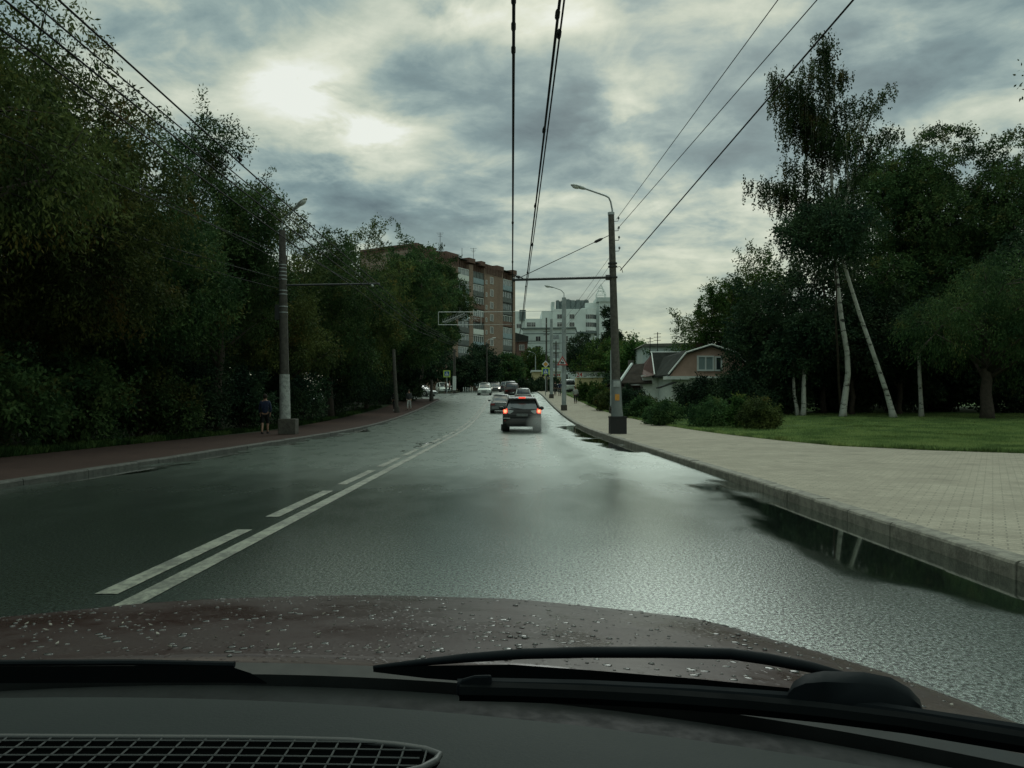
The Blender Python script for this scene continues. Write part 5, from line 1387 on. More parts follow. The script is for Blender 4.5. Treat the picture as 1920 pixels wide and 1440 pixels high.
    for sy in (-.31, .30):
        for s in (-1, 1):
            xo = s * (hw - .12)
            w = MB().tube([(xo - .11, sy * L, wr), (xo - .09, sy * L, wr), (xo + .09, sy * L, wr), (xo + .11, sy * L, wr)], [wr - .03, wr, wr, wr - .03], 20).build('wheel', M['tyre'], root)
            MB().tube([(xo + s * .105, sy * L, wr), (xo + s * .125, sy * L, wr)], wr * .62, 14).build('rim', M['rim'], w)
            MB().tube([(s * (hw - .30), sy * L, wr + .02), (s * (hw + .004), sy * L, wr + .02)], wr + .07, 20).build('wheel_arch', M['plastic'], root)
    # bumpers
    yr = -L / 2
    MB().box(-hw * .88, hw * .88, yr - .05, yr + .12, .30, .52).build('bumper', M['plastic' if style == 'suv' else paint], root, bevel=.03)
    MB().box(-hw * .84, hw * .84, -yr - .14, -yr + .04, .28, .50).build('bumper', M['plastic' if style == 'suv' else paint], root, bevel=.03)
    for s in (-1, 1):
        MB().box(s * (hw * .74) - .16, s * (hw * .74) + .16, yr - .012, yr + .16, belt * .72, belt * .9).build('tail_light', M['lamp_on' if back_on else 'lamp_off'], root, bevel=.02)
        MB().ball((s * hw * .68, L / 2 - .07, belt * .66), (.17, .09, .09), 12, 8).build('headlight', M['head_on' if front_on else 'lamp_clear'], root, smooth=True)
        MB().ball((s * (hw + .12), L * .17, belt + .06), (.12, .06, .085), 10, 8).build('mirror', M[paint], root, smooth=True)
    MB().box(-.26, .26, yr - .065, yr - .03, belt * .48, belt * .48 + .12).build('number_plate', M['plate'], root)
    MB().box(-.26, .26, -yr + .03, -yr + .055, .36, .47).build('number_plate', M['plate'], root)
    MB().box(-hw * .45, hw * .45, -yr - .06, -yr + .012, belt * .52, belt * .66).build('grille', M['plastic'], root)
    return root

# the near SUV in full
def near_suv():
    d0 = 38.3; L, W, H = 4.6, 1.86, 1.70; hw = W / 2; yc = d0 + L / 2
    root = empty('parked_suv', (WX(979, d0), yc, float(zr(yc))), 0, 'black SUV right ahead with lit brake lights and roof spoiler lamp, throwing spray', 'car')
    root.name = 'suv'
    yr = -L / 2
    P = 'p_black'
    # lower body
    def ring(y, pts): return [(x, y, z) for x, z in pts] + [(-x, y, z) for x, z in reversed(pts)]
    def sec(y, k, zb, zt):
        return ring(y, [(hw * .72 * k, zb), (hw * .93 * k, zb + .08), (hw * .985 * k, .62), (hw * 1.0 * k, .82), (hw * .975 * k, 1.0), (hw * .93 * k, zt - .03), (hw * .84 * k, zt), (hw * .4, zt + .01)])
    rings = [sec(yr + .02, .93, .52, 1.06), sec(yr + .10, .985, .34, 1.08), sec(yr + .4, 1, .28, 1.09), sec(-.8, 1, .26, 1.09), sec(.6, 1, .26, 1.06), sec(1.3, .99, .27, 1.02), sec(1.9, .95, .3, .94), sec(2.2, .86, .38, .8), sec(2.28, .76, .45, .68)]
    MB().loft(rings).build('body', M[P], root, autosmooth=45)
    # greenhouse
    def g(y, zt, wb, wt, zb=1.05): return [(hw * wb, y, zb), (hw * lerp(wb, wt, .85), y, lerp(zb, zt, .82)), (hw * wt, y, zt - .03), (hw * wt * .6, y, zt), (-hw * wt * .6, y, zt), (-hw * wt, y, zt - .03), (-hw * lerp(wb, wt, .85), y, lerp(zb, zt, .82)), (-hw * wb, y, zb)]
    gr_ = [g(yr + .06, 1.09, .90, .86), g(yr + .36, 1.56, .92, .71), g(yr + .6, 1.64, .92, .72), g(-.4, H - .02, .92, .73), g(.35, 1.62, .92, .71), g(1.15, 1.07, .9, .82, 1.0)]
    MB().loft(gr_).build('side_windows', M['c_glass'], root, autosmooth=40)
    rr = [[(hw * .755, y, z - .09), (hw * .70, y, z + .0), (hw * .4, y, z + .035), (0, y, z + .045), (-hw * .4, y, z + .035), (-hw * .70, y, z + 0), (-hw * .755, y, z - .09), (0, y, z - .03)] for y, z in ((yr + .30, 1.58), (yr + .6, 1.64), (-.4, H - .02), (.4, 1.62))]
    MB().loft(rr).build('roof', M[P], root, autosmooth=45)
    # rear hatch: frame around glass
    A = lambda x, t: Vector((x, yr + .015 + .33 * t, 1.07 + .50 * t))
    mb = MB()
    gl = [A(-hw * .80, .02), A(hw * .80, .02), A(hw * .62, .93), A(-hw * .62, .93)]
    mb.add([tuple(p + Vector((0, -.01, 0))) for p in gl] + [tuple(p + Vector((0, .03, 0))) for p in gl], [(0, 1, 2, 3), (4, 7, 6, 5), (0, 4, 5, 1), (1, 5, 6, 2), (2, 6, 7, 3), (3, 7, 4, 0)])
    mb.build('rear_window', M['c_glass_lt'], root)
    for s in (-1, 1): MB().tube([A(s * hw * .90, -.05), A(s * hw * .83, .3), A(s * hw * .70, .97)], [.07, .06, .05], 8).build('rear_pillar', M[P], root, smooth=True)
    # wiper
    MB().tube([A(0, .02) + Vector((0, -.03, 0)), A(-.25, .08) + Vector((0, -.03, 0)), A(-.55, .16) + Vector((0, -.03, 0))], .014, 5).build('rear_wiper', M['plastic'], root)
    # spoiler with brake lamp
    sp = MB().loft([[(x, yr + .08, 1.565), (x, yr + .07, 1.60), (x, yr + .5, 1.675), (x, yr + .5, 1.60)] for x in (-hw * .70, -hw * .66, 0, hw * .66, hw * .70)]).build('spoiler', M[P], root, bevel=.01)
    MB().box(-.17, .17, yr + .045, yr + .10, 1.585, 1.66).build('brake_lamp', M['lamp_on'], sp, bevel=.01)
    # hatch panel with recess
    MB().loft([[(x, yr - .01, .66), (x, yr - .03, .8), (x, yr - .005, 1.05), (x, yr + .05, 1.05), (x, yr + .05, .66)] for x in (-hw * .72, -hw * .6, hw * .6, hw * .72)]).build('tailgate', M[P], root, bevel=.015)
    pr = MB().box(-.27, .27, yr - .045, yr - .032, .74, .86).build('number_plate', M['plate'], root)
    MB().box(-.36, .36, yr - .05, yr - .02, .90, .93).build('handle_strip', M['plastic'], root)
    # bumper
    bp = MB().loft([ring(0, [])] if False else [[(x, yr - .10 + .10 * abs(x / hw) ** 3, .36), (x, yr - .12 + .12 * abs(x / hw) ** 3, .5), (x, yr - .09 + .12 * abs(x / hw) ** 3, .63), (x, yr + .2, .64), (x, yr + .2, .34)] for x in [hw * q for q in (-.99, -.8, -.5, 0, .5, .8, .99)]]).build('bumper', M[P], root, autosmooth=40)
    mb = MB()
    for s in (-1, 1): mb.box(s * hw * .80 - .17, s * hw * .80 + .17, yr - .075, yr + .02, .635, .66)
    mb.build('bumper_trim', M['chrome'], bp)
    MB().loft([[(x, yr - .06, .24), (x, yr - .08, .36), (x, yr + .3, .36), (x, yr + .3, .26)] for x in (-hw * .78, -hw * .5, hw * .5, hw * .78)]).build('underguard', M['plastic'], bp)
    for s in (-1, 1):
        # lamp cluster: red lit outer, clear inner wedge
        tl = MB().prism([(s * hw * .97, .86), (s * hw * .99, 1.02), (s * hw * .90, 1.13), (s * hw * .76, 1.10), (s * hw * .74, .93), (s * hw * .80, .86)], yr - .02, yr + .2).build('tail_light', M['lamp_on'], root, bevel=.015)
        MB().ball((s * hw * .87, yr - .02, .985), (.075, .03, .09), 12, 8).build('lit_core', M['lamp_core'], tl, smooth=True)
        MB().prism([(s * hw * .74, .87), (s * hw * .735, 1.05), (s * hw * .43, 1.0), (s * hw * .50, .93), (s * hw * .62, .86)], yr - .035, yr + .02).build('clear_lens', M['lamp_clear'], tl, bevel=.008)
        MB().box(s * hw * .86 - .06, s * hw * .86 + .06, yr - .04, yr - .0, .50, .545).build('reflector', M['lamp_off'], bp)
        # mirror
        MB().ball((s * (hw + .11), .55, 1.12), (.12, .07, .10), 12, 8).tube([(s * hw * .93, .6, 1.07), (s * (hw + .05), .57, 1.09)], .03, 6).build('mirror', M[P], root, smooth=True)
        # roof rail
        MB().tube([(s * hw * .66, yr + .7, 1.66), (s * hw * .66, yr + .8, 1.73), (s * hw * .66, .1, 1.755), (s * hw * .66, .3, 1.68)], .02, 6).build('roof_rail', M['chrome'], root)
        MB().tube([(s * .52, yr - .04, .27), (s * .52, yr + .2, .27)], .035, 10).build('exhaust', M['chrome'], root)
        for y in (-1.42, 1.36):
            xo = s * (hw - .13); wr = .37
            w = MB().tube([(xo - .125, y, wr), (xo - .10, y, wr), (xo + .10, y, wr), (xo + .125, y, wr)], [wr - .035, wr, wr, wr - .035], 24).build('wheel', M['tyre'], root)
            MB().tube([(xo + s * .12, y, wr), (xo + s * .135, y, wr)], wr * .64, 14).build('rim', M['rim'], w)
            MB().tube([(s * (hw - .32), y, wr + .03), (s * (hw + .006), y, wr + .03)], wr + .075, 24).build('wheel_arch', M['plastic'], root)
    for s in (-1, 1):
        MB().loft([[(s * hw * .96 - .13 + .0, yr + .65, .02), (s * hw * .96 + .0, yr + .65, .02), (s * hw * .96, yr + .65, .34), (s * hw * .96 - .13, yr + .65, .34)], [(s * hw * .96 - .13, yr + .67, .02), (s * hw * .96, yr + .67, .02), (s * hw * .96, yr + .67, .34), (s * hw * .96 - .13, yr + .67, .34)]]).build('mud_flap', M['plastic'], root)
    return root
near_suv()
make_car('sedan', 'silver sedan half hidden at the left of the black SUV, lamps unlit', 940, 64 + 2.1, 0, 4.3, 1.76, 1.44, 'p_midgrey', 'sedan')
make_car('sedan', 'silver car whose roof shows just above the black SUV', 980.5, 82 + 2, 0, 4.3, 1.76, 1.47, 'p_silver', 'hatch')
make_car('suv', 'dark red high car ahead of the silver ones in the queue, brake lamps on', 960, 96 + 2, 0, 4.5, 1.82, 1.66, 'p_darkred', 'suv', back_on=False)
make_car('suv', 'pale car farther up the queue, roof seen over the dark red one', 957, 118, 0, 4.5, 1.82, 1.7, 'p_silver', 'suv')
make_car('sedan', 'grey car at the head of the queue, partly behind the pale one', 948, 128, 0, 4.3, 1.76, 1.6, 'p_grey', 'hatch')
make_car('hatchback', 'white oncoming car with round bonnet in the opposite lane', 909, 106, PI, 4.3, 1.82, 1.56, 'p_white', 'hatch')
make_car('sedan', 'dark oncoming car behind the white one, one headlight glinting', 929, 124, PI, 4.4, 1.76, 1.5, 'p_dark', 'sedan', front_on=True)
make_car('hatchback', 'white car parked facing out by the left crossing sign', 831, 117, R(195), 4.2, 1.76, 1.5, 'p_white', 'hatch')
make_car('sedan', 'pale car deep in the side road left of the brown post', 790, 100, R(240), 4.3, 1.76, 1.45, 'p_silver', 'sedan', x=WX(788, 100))
make_car('van', 'white van parked behind the two walkers on the right pavement', 1062, 116, R(10), 4.6, 1.9, 1.95, 'p_white', 'suv', cat='van')

# spray thrown up by the SUV wheels
def spray(name, label, c, r, dens):
    o = MB().ball((0, 0, 0), r, 20, 12).build(name, None, smooth=True); o.location = c
    m = bpy.data.materials.new(name); m.use_nodes = True; nt = m.node_tree; nt.nodes.clear(); out = nt.nodes.new('ShaderNodeOutputMaterial')
    v = nt.nodes.new('ShaderNodeVolumePrincipled'); v.inputs['Color'].default_value = (.8, .86, .84, 1)
    tcn = nt.nodes.new('ShaderNodeTexCoord'); ln = nt.nodes.new('ShaderNodeVectorMath'); ln.operation = 'LENGTH'
    dv = nt.nodes.new('ShaderNodeVectorMath'); dv.operation = 'DIVIDE'; dv.inputs[1].default_value = r
    nt.links.new(tcn.outputs['Object'], dv.inputs[0]); nt.links.new(dv.outputs[0], ln.inputs[0])
    mr = nt.nodes.new('ShaderNodeMapRange'); mr.inputs['From Min'].default_value = 1.0; mr.inputs['From Max'].default_value = .2; mr.inputs['To Min'].default_value = 0; mr.inputs['To Max'].default_value = dens
    nt.links.new(ln.outputs['Value'], mr.inputs['Value']); nt.links.new(mr.outputs[0], v.inputs['Density']); nt.links.new(v.outputs[0], out.inputs['Volume'])
    o.data.materials.append(m); setp(o, label, 'spray', kind='stuff')
spray('water_mist', 'faint spray behind the right rear wheel of the black SUV', (WX(1010, 38), 37.9, .42), (.65, .9, .6), 1.5)

# ------------------------------------------------------------ people
def skin_obj(name, verts, edges, radii, mat, parent, root=0, sub=1):
    me = bpy.data.meshes.new(name); me.from_pydata(verts, edges, [])
    o = link(name, me, mat, parent)
    sk = o.modifiers.new('skin', 'SKIN'); sk.use_smooth_shade = True
    me.skin_vertices.new() if hasattr(me.skin_vertices, 'new') and not me.skin_vertices else None
    lay = me.skin_vertices[0].data
    for i, r in enumerate(radii):
        rr = r if isinstance(r, (tuple, list)) else (r, r)
        lay[i].radius = rr; lay[i].use_root = (i == root)
    s = o.modifiers.new('subdivision', 'SUBSURF'); s.levels = sub; s.render_levels = sub
    return o
def person(label, x, d, yaw, H, top, legs, shoes, hair, stride=.22, arm=.1, bare_shin=False, hood=False, group=None, z=None, bag=None):
    g = gz(x, d) if z is None else z
    root = empty('person', (x, d, g), yaw, label, 'person', group); k = H / 1.75
    V = lambda x_, y_, z_: (x_ * k, y_ * k, z_ * k)
    # joints: 0 pelvis 1 waist 2 chest 3 neck 4 head 5 crown
    vs = [V(0, 0, .93), V(0, .0, 1.10), V(0, .0, 1.32), V(0, .01, 1.48), V(0, .02, 1.60), V(0, .01, 1.69)]
    ra = [.125 * k, .115 * k, .145 * k, .052 * k, .085 * k, .07 * k]
    ed = [(0, 1), (1, 2), (2, 3), (3, 4), (4, 5)]
    for s, st in ((1, stride), (-1, -stride)):
        b = len(vs)
        vs += [V(s * .09, 0, .86), V(s * .1, st * .45 + .04, .49), V(s * .1, st - (.03 if st > 0 else .12), .09), V(s * .1, st + .1, .035)]; ra += [.09 * k, .058 * k, .042 * k, .035 * k]
        ed += [(0, b), (b, b + 1), (b + 1, b + 2), (b + 2, b + 3)]
        b = len(vs); a = -st * .8
        vs += [V(s * .17, 0, 1.40), V(s * .235, a * .35, 1.13), V(s * .225, a * .9 + .05, .90), V(s * .22, a * 1.0 + .08, .82)]; ra += [.058 * k, .042 * k, .03 * k, .028 * k]
        ed += [(2, b), (b, b + 1), (b + 1, b + 2), (b + 2, b + 3)]
        for f in range(4):   # fingers of the relaxed hand
            c = len(vs); fx = s * .22; fy = a + .05 + f * .02
            vs += [V(fx, fy, .775), V(fx - s * .01, fy + .005, .735 + .006 * abs(f - 1.5))]; ra += [.009, .007]; ed += [(b + 3, c), (c, c + 1)]
        c = len(vs); vs += [V(s * .21, a + .12, .80)]; ra += [.01]; ed += [(b + 3, c)]
    body = skin_obj('body', vs, ed, ra, M['skin'], root, 0)
    jl = 1.06
    tv = [V(0, 0, .88), V(0, .0, 1.10), V(0, .0, 1.32), V(0, .0, 1.44)]; tr = [(.17 * k, .13 * k), (.165 * k, .13 * k), (.19 * k, .14 * k), (.09 * k, .08 * k)]; te = [(0, 1), (1, 2), (2, 3)]
    for s, st in ((1, stride), (-1, -stride)):
        b = len(tv); a = -st * .8
        tv += [V(s * .18, 0, 1.39), V(s * .245, a * .35, 1.13), V(s * .235, a * .85 + .04, .92)]; tr += [.075 * k, .062 * k, .05 * k]; te += [(2, b), (b, b + 1), (b + 1, b + 2)]
    skin_obj('jacket', tv, te, tr, M[top], root, 1)
    lv = [V(0, 0, .96)]; lr = [.145 * k]; le = []
    for s, st in ((1, stride), (-1, -stride)):
        b = len(lv); zz = .12 if not bare_shin else .42; yy = (st - (.02 if st > 0 else .1)) if not bare_shin else st * .55 + .03
        lv += [V(s * .09, 0, .84), V(s * .1, st * .45 + .04, .49), V(s * .1, yy, zz)]; lr += [.105 * k, .075 * k, .058 * k]; le += [(0, b), (b, b + 1), (b + 1, b + 2)]
    skin_obj('trousers', lv, le, lr, M[legs], root, 0)
    for s, st in ((1, stride), (-1, -stride)):
        q = V(s * .1, st + .03 - (.0 if st > 0 else .06), .045); MB().ball(q, (.05, .13, .05), 10, 8).build('shoe', M[shoes], root, smooth=True)
    MB().ball(V(0, -.005, 1.65), (.098 * k, .11 * k, .115 * k), 12, 10).build('hair', M[hair], root, smooth=True)
    mb = MB(); mb.ball(V(0, .115, 1.615), (.014, .022, .02), 6, 5); mb.ball(V(.035, .098, 1.635), .011, 6, 5); mb.ball(V(-.035, .098, 1.635), .011, 6, 5); mb.ball(V(0, .10, 1.575), (.025, .01, .008), 6, 5)
    mb.build('face_features', M['skin'], root, smooth=True)
    if bag: MB().box(.2 * k, .34 * k, -.12, .12, .72 * k, .98 * k).tube([V(.24, 0, .98), V(.15, 0, 1.42)], .012, 5).build('bag', M[bag], root, bevel=.03)
    return root
M['skin'] = simple('skin', (.34, .20, .14), .6, .08)
for n_, c_ in (('cl_navy', (.012, .02, .05)), ('cl_black', (.015, .016, .017)), ('cl_grey', (.30, .31, .29)), ('cl_white', (.5, .52, .5)), ('cl_dkgrey', (.05, .055, .055)), ('cl_brown', (.06, .045, .035)), ('cl_pink', (.4, .24, .22)), ('hair_dk', (.02, .014, .01)), ('hair_br', (.09, .06, .035))):
    M[n_] = simple(n_, c_, .85, .25, 12)
person('woman in a pale grey top and black trousers walking away on the right pavement', WX(1079, 79), 79, R(4), 1.66, 'cl_grey', 'cl_black', 'cl_black', 'hair_br', .1, z=float(zr(79)) + .12, bag='cl_black')
person('left one of two dark dressed walkers beyond the pale grey lamp pole', WX(1041, 100), 100, R(3), 1.75, 'cl_black', 'cl_dkgrey', 'cl_black', 'hair_dk', .15, z=float(zr(100)) + .12)
person('right one of two dark dressed walkers beyond the pale grey lamp pole', WX(1049.5, 98), 98, R(-3), 1.76, 'cl_navy', 'cl_dkgrey', 'cl_black', 'hair_dk', .1, z=float(zr(98)) + .12)
person('walker in a navy blue jacket with pale socks left of the near left lamp pole', WX(497, 34), 34, R(10), 1.68, 'cl_navy', 'cl_black', 'cl_black', 'hair_dk', .12, z=.098, bare_shin=True)
person('walker in white trousers on the left pavement, right of the thin pale pole', WX(767, 67), 67, R(175), 1.72, 'cl_dkgrey', 'cl_white', 'cl_black', 'hair_dk', .14, z=float(zr(67)) + .10)
person('dark dressed figure half hidden left of the thin pale pole', WX(741, 66), 66, R(185), 1.7, 'cl_black', 'cl_black', 'cl_white', 'hair_dk', .05, z=float(zr(66)) + .10)
person('figure in a pink top at the corner by the left crossing sign', WX(843, 110), 110, R(100), 1.7, 'cl_pink', 'cl_dkgrey', 'cl_black', 'hair_br', .15, z=float(zr(110)) + .1)
person('figure in brown clothes at the corner near the white parked car', WX(836, 111), 111, R(250), 1.7, 'cl_brown', 'cl_dkgrey', 'cl_black', 'hair_dk', .1, z=float(zr(111)) + .1)

# ------------------------------------------------------------ the car the photograph is taken from
def own_car():
    CX = -.29
    root = empty('own_car', (CX, -1.2, 0), 0, 'maroon car the view is taken from: wet bonnet, wipers and dark dashboard', 'car')
    off = Vector((-CX, 1.2, 0))
    T = lambda x, y, z: (x - CX, y + 1.2, z)
    def drop(u):
        return float(np.interp(u, [0, .3, .52, .66, .76, .86, .94, 1.0, 1.05, 1.09, 1.12], [0, .006, .024, .045, .068, .095, .122, .16, .25, .42, .60]))
    def hz_(y): return float(np.interp(y, [.60, .78, 1.0, 1.3, 1.6, 1.9, 2.05, 2.15, 2.2], [1.056, 1.052, 1.030, .988, .922, .832, .77, .66, .5]))
    hs = lambda y: (hz_(y - .05) + hz_(y) + hz_(y + .05)) / 3
    def hood_z(x, y):
        u = abs(x - CX); front = .10 * u * u; z = hs(y + front) - drop(u)
        cr = math.exp(-((u - (.60 + .02 * (y - .8))) / .05) ** 2) * .006      # pressed crease near each side
        return z + cr
    t = NT('bonnet_paint_wet')
    n = t.noise(5, 5, .65); f = t.noise(160, 3, .7)
    drops = t.n('ShaderNodeTexVoronoi', feature='F1'); drops.inputs['Scale'].default_value = 85; t.l(t.co(), drops.inputs['Vector'])
    dm = t.rng(drops.outputs['Distance'], .34, .12, 0, 1)
    dm = t.m('MULTIPLY', dm, t.rng(t.noise(6, 4, .6), .42, .56, 0, 1))
    t.set(color=t.mix(t.rng(n, .4, .7, 0, .55), (.024, .009, .008), (.028, .022, .019)), rough=t.rng(n, .35, .65, .24, .5), metal=.0, coat=.12, coatr=.12, spec=.26)
    t.bump(t.m('ADD', t.m('MULTIPLY', dm, 1.0), t.m('MULTIPLY', f, .15)), .35, .004)
    xs = [CX + q for q in [-1.12, -1.105, -1.09, -1.07, -1.05, -1.02, -1.0, -.97, -.94, -.90, -.86] + fr(-.82, .82, .05) + [.86, .90, .94, .97, 1.0, 1.02, 1.05, 1.07, 1.09, 1.105, 1.12]]
    yb = lambda x: .775 - .15 * (x - CX) ** 2
    mb = MB(); vs = []; N = 34
    for j in range(N + 1):
        for x in xs:
            y = lerp(yb(x), 2.2, j / N); vs.append(T(x, y, hood_z(x, y)))
    fs = [(j * len(xs) + i, j * len(xs) + i + 1, (j + 1) * len(xs) + i + 1, (j + 1) * len(xs) + i) for j in range(N) for i in range(len(xs) - 1)]
    mb.add(vs, fs); ho = mb.build('bonnet', t.mat, root, smooth=True); s = ho.modifiers.new('solid', 'SOLIDIFY'); s.thickness = .012; s.offset = -1
    # water beads and pale flecks painted as their glints on the bonnet
    rnd = random.Random(11)
    tb = NT('water_bead'); tb.set(color=(.03, .03, .028), rough=.18, spec=.7); tb.b.inputs['Transmission Weight'].default_value = .0
    mb = MB(); ml = MB()
    for i in range(1500):
        x = CX + rnd.uniform(-.9, .9); y = rnd.uniform(.8, 1.5) if rnd.random() < .75 else rnd.uniform(.8, 1.9)
        if math.sin(x * 9 + 1) * math.cos(y * 7) < rnd.uniform(-1.2, .7): continue
        r = rnd.choice((.0008, .001, .0012, .0016, .0024)); z = hood_z(x, y)
        mb.ball(T(x, y, z), (r * rnd.uniform(1, 1.9), r * rnd.uniform(1, 1.6), r * .8), 6, 4)
    for i in range(620):
        x = CX + rnd.gauss(.12, .42); y = abs(rnd.gauss(0, .25)) + .80
        if abs(x - CX) > .86 or math.sin(x * 17 + 2) * math.cos(y * 13) < rnd.uniform(-1.1, .5): continue
        w_ = rnd.uniform(.0016, .0062); mb.ball(T(x, y, hood_z(x, y)), (w_, w_ * rnd.uniform(.5, 1.1), .0009), 7, 4)
    mb.build('raindrops', tb.mat, root, smooth=True)['kind'] = 'stuff'
    for i in range(70):
        x = CX + rnd.gauss(.15, .42); y = abs(rnd.gauss(0, .22)) + .82
        if abs(x - CX) > .85: continue
        a = rnd.uniform(0, 6.28); l = rnd.uniform(.0015, .0042); w = l * rnd.uniform(.3, .7); c, s_ = math.cos(a), math.sin(a)
        pts = []
        for (p, q, h) in ((-l, 0, .0025), (0, -w, .003), (l, 0, .0045), (0, w, .003)):
            xx, yy = x + p * c - q * s_, y + p * s_ + q * c; pts.append(T(xx, yy, hood_z(xx, yy) + h))
        pts += [(p[0], p[1], p[2] - .0012) for p in pts]
        ml.add(pts, [(0, 1, 2, 3), (4, 7, 6, 5), (0, 4, 5, 1), (1, 5, 6, 2), (2, 6, 7, 3), (3, 7, 4, 0)])
    ml.build('glint_flecks', simple('glint_pale', (.22, .21, .18), .5, .3, 50), root)['kind'] = 'stuff'
    # body front below the bonnet line so the car has a nose
    mb = MB(); mb.loft([[T(CX + sx * w, y, z) for sx, w in ((-1, .96), (1, .96))] + [T(CX + .9, y, .3), T(CX - .9, y, .3)] for y, z in ((.1, .7), (1.2, .62), (2.1, .42))]); mb.build('front_body', t.mat, root)
    # cowl: dark plastic trough between bonnet and glass
    pl = simple('cowl_plastic', (.009, .012, .012), .6, .25, 25, spec=.15)
    pl2 = simple('cowl_seal', (.010, .012, .012), .45, .2, 10)
    def sweep(name, prof, mat, x0=-1.2, x1=.62, parent=root, smooth=True, kf=None):
        """profile (y,z) swept across the car; k bends it back towards the sides"""
        rings = []
        for x in fr(x0, x1, .04):
            u = x - CX; rings.append([T(x, y - k * u * u, z - zk * u * u) for (y, z, k, zk) in prof])
        return MB().loft(rings).build(name, mat, parent, autosmooth=40)
    sweep('bonnet_seal', [(.772, 1.052, .15, .10), (.782, 1.047, .15, .10), (.77, 1.02, .15, .10), (.755, 1.02, .15, .10), (.757, 1.046, .15, .10)], pl2)
    sweep('cowl_panel', [(.755, 1.036, .17, .10), (.755, .99, .17, .10), (.60, .99, .3, .06), (.60, 1.062, .3, .06), (.635, 1.058, .28, .06), (.650, 1.044, .26, .07), (.70, 1.030, .22, .09)], pl)
    sweep('glass_seal', [(.592, 1.078, .32, .05), (.604, 1.070, .32, .05), (.60, 1.04, .32, .05), (.585, 1.04, .32, .05)], pl2)
    # dashboard
    td = NT('dashboard_vinyl'); dn = td.noise(420, 3, .6); dn2 = td.noise(2.2, 4, .6)
    td.set(color=td.ramp(dn2, [(.3, (.014, .019, .019)), (.7, (.024, .030, .029))]), rough=.65, spec=.12); td.bump(dn, .25, .0012)
    prof = [(.565, 1.092, .38, .03), (.572, 1.05, .38, .03), (.18, 1.0, 0, 0), (.18, 1.10, 0, 0), (.24, 1.118, .05, .0), (.34, 1.121, .12, .01), (.45, 1.117, .22, .02), (.54, 1.103, .36, .03)]
    # vent opening region: dashboard built round it
    vx0, vx1 = -1.0, -.035
    dash_z = 1.119
    sweep('dashboard', prof, td.mat, -1.15, .66)
    # defroster vent: raised rim, dark pan and slanted bars
    zt = 1.1235
    vb = simple('vent_black', (.002, .0025, .0025), 1.0, .2, 10, spec=.0)
    vg = simple('vent_bar', (.045, .050, .050), .5, .15, 10)
    rim_n = []
    ya = lambda x: float(np.interp(x, [-1, -.271, -.13, -.085, -.06, -.045, -.0364], [.427, .4257, .4236, .4205, .4155, .4105, .404]))
    tip = (-.0364, .404)
    rim = [(-1.0, .427)] + [(x, ya(x)) for x in fr(-.9, -.12, .03) + [-.1, -.085, -.07, -.06, -.05, -.045]] + [tip, (-.038, .397), (-.044, .389), (-.06, .380), (-.1, .373), (-.3, .366), (-1.0, .362)]
    mb = MB(); mb.prism([(p[0] - CX, p[1] + 1.2) for p in rim], zt - .004, zt - .0005, axis='z'); mb.build('vent_pan', vb, root)
    vr = MB().tube([T(p[0], p[1], zt) for p in rim], .0019, 8).build('vent_rim', vg, root, smooth=True)
    inner = [(p[0] * 1.0, p[1] - .0) for p in rim]
    mb = MB()
    def clipped(xa, ya_, xb, yb_):
        seg = []
        n = 40
        for i in range(n + 1):
            x = lerp(xa, xb, i / n); y = lerp(ya_, yb_, i / n)
            if x < -1 or x > tip[0]: continue
            top = ya(x); bot = float(np.interp(x, [-1, -.3, -.1, -.06, -.044, -.0364], [.362, .366, .373, .38, .389, .404]))
            if bot < y < top: seg.append((x, y))
        return seg
    x = -1.0
    while x < .0:
        s_ = clipped(x, .355, x + .001, .43)
        if len(s_) > 1: mb.tube([T(*s_[0], zt + .0005), T(*s_[-1], zt + .0005)], .0005, 5)
        x += .0118
    for yy in (.375, .384, .393, .4015, .4105, .419):
        p = [(xx, yy - max(0, (xx + .2)) ** 2 * .15) for xx in fr(-1, -.038, .008)]
        p = [q for q in p if clipped(q[0], q[1], q[0] + .0001, q[1])]
        if len(p) > 1: mb.tube([T(*q, zt + .0010) for q in p], .0005, 5)
    mb.build('vent_grille', vg, root)['kind'] = 'stuff'
    # roof over the cabin (it shades the dashboard)
    mb = MB(); mb.loft([[T(CX - .62, y, z), T(CX + .62, y, z), T(CX + .62, y, z + .04), T(CX - .62, y, z + .04)] for y, z in ((-1.7, 1.42), (-.9, 1.47), (-.2, 1.46), (.02, 1.425))]); mb.build('roof', t.mat, root)
    # wiper: blade, end cap, arm and pivot cover
    rb = simple('wiper_rubber', (.003, .0045, .005), .7, .2, 12, spec=.05); rb2 = simple('wiper_plastic', (.008, .011, .013), .6, .15, 14, spec=.06)
    def Q(px, py, D): return T(WX(px, D), D, WZ(py, D))
    w = empty('wiper', T(0, .66, 1.06), 0); w.parent = root
    w.location = (0, 0, 0)
    # blade lies low along the glass edge
    blade = [(862, 1296, .655), (960, 1298, .655), (1100, 1303, .65), (1250, 1311, .64), (1400, 1322, .63), (1550, 1337, .615), (1700, 1356, .60), (1920, 1392, .575), (2100, 1425, .56)]
    MB().tube([Q(*b) for b in blade], [.008] * len(blade), 8).build('blade', rb, w, autosmooth=40)
    spine = [(858, 1285, .665), (920, 1283, .665), (1100, 1287, .66), (1300, 1297, .65), (1480, 1310, .64), (1650, 1330, .625), (1920, 1372, .585), (2100, 1402, .57)]
    MB().tube([Q(*b) for b in spine], [.0055] * len(spine), 8).build('blade_spine', rb2, w, autosmooth=40)
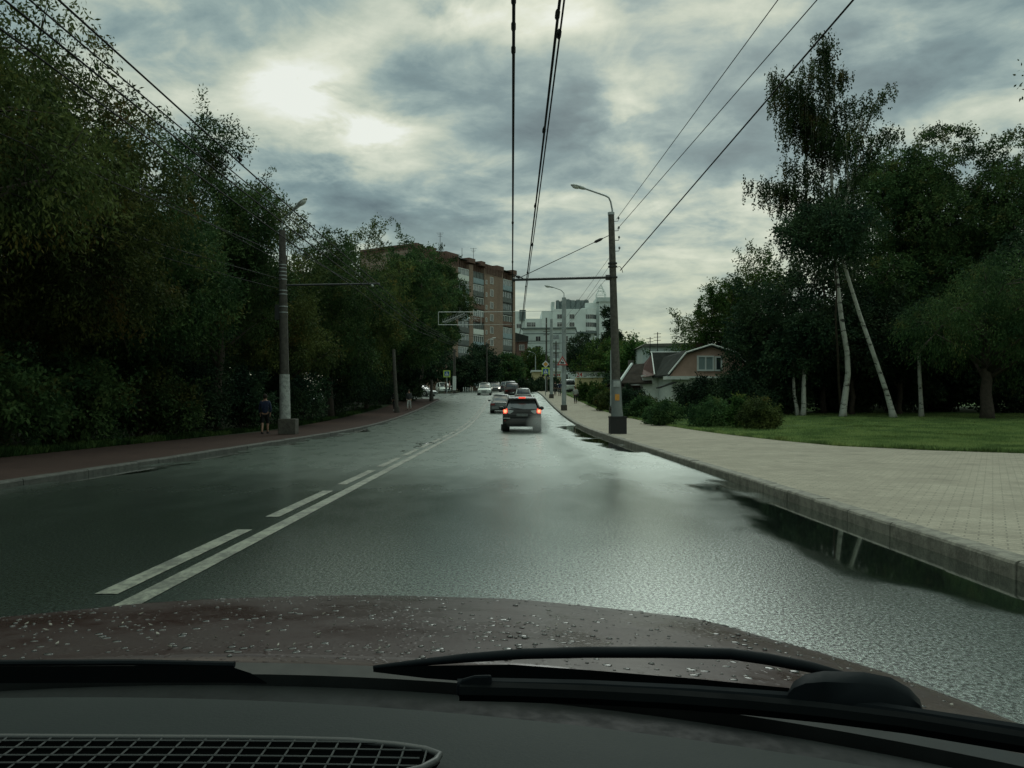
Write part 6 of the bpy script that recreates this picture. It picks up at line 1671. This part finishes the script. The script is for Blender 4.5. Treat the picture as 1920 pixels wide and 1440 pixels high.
    MB().loft([[Q(px, a, .652), Q(px, b, .652), Q(px, b, .672), Q(px, a, .672)] for px, a, b in ((856, 1304, 1284), (868, 1308, 1272), (890, 1309, 1266), (922, 1309, 1265))]).build('end_cap', rb2, w, bevel=.002)
    recess_bar = empty('wiper', (0, 0, 0)); recess_bar.parent = root  # dark bar added for the cowl recess, given a wiper's shape
    MB().loft([[Q(px, a, .70), Q(px, b, .70), Q(px, b, .72), Q(px, a, .72)] for px, a, b in ((-260, 1282, 1250), (0, 1281, 1249), (300, 1280, 1248), (430, 1280, 1249), (470, 1281, 1262), (500, 1282, 1280))]).build('blade', rb, recess_bar)
    MB().tube([Q(px, y_, .705) for px, y_ in ((-260, 1245), (0, 1243), (250, 1242), (440, 1246))], .0028, 8).build('blade_spine', rb2, recess_bar)
    # arched arm lying across the bonnet edge
    arm = [(700, 1252, .72), (780, 1243, .72), (870, 1234, .715), (980, 1226, .71), (1100, 1223, .70), (1240, 1223, .69), (1370, 1226, .68), (1440, 1236, .67), (1520, 1251, .66), (1580, 1268, .65)]
    MB().tube([Q(*b) for b in arm], [.002, .003, .004, .0046, .0048, .0048, .0048, .0048, .0045, .004], 10).build('arm', rb2, w, smooth=True)
    # wedge of cowl under the arm on the left, joined to it
    MB().loft([[Q(px, a, .70), Q(px, b, .70), Q(px, b, .72), Q(px, a, .72)] for px, a, b in ((700, 1260, 1254), (800, 1272, 1248), (960, 1284, 1246), (1100, 1288, 1256), (1300, 1294, 1272), (1480, 1302, 1290))]).build('arm_base', rb, w)
    # pivot cover: rounded bulge
    MB().loft([[Q(px, a, .625), Q(px, lerp(a, b, .7), .625), Q(px, b, .635), Q(px, b, .655), Q(px, a, .66)] for px, a, b in ((1478, 1312, 1296), (1488, 1318, 1278), (1510, 1322, 1264), (1545, 1326, 1258), (1620, 1332, 1260), (1670, 1338, 1270), (1705, 1342, 1290), (1725, 1346, 1312), (1732, 1348, 1334))]).build('pivot_cover', rb2, w, autosmooth=60)
    return root
own_car()
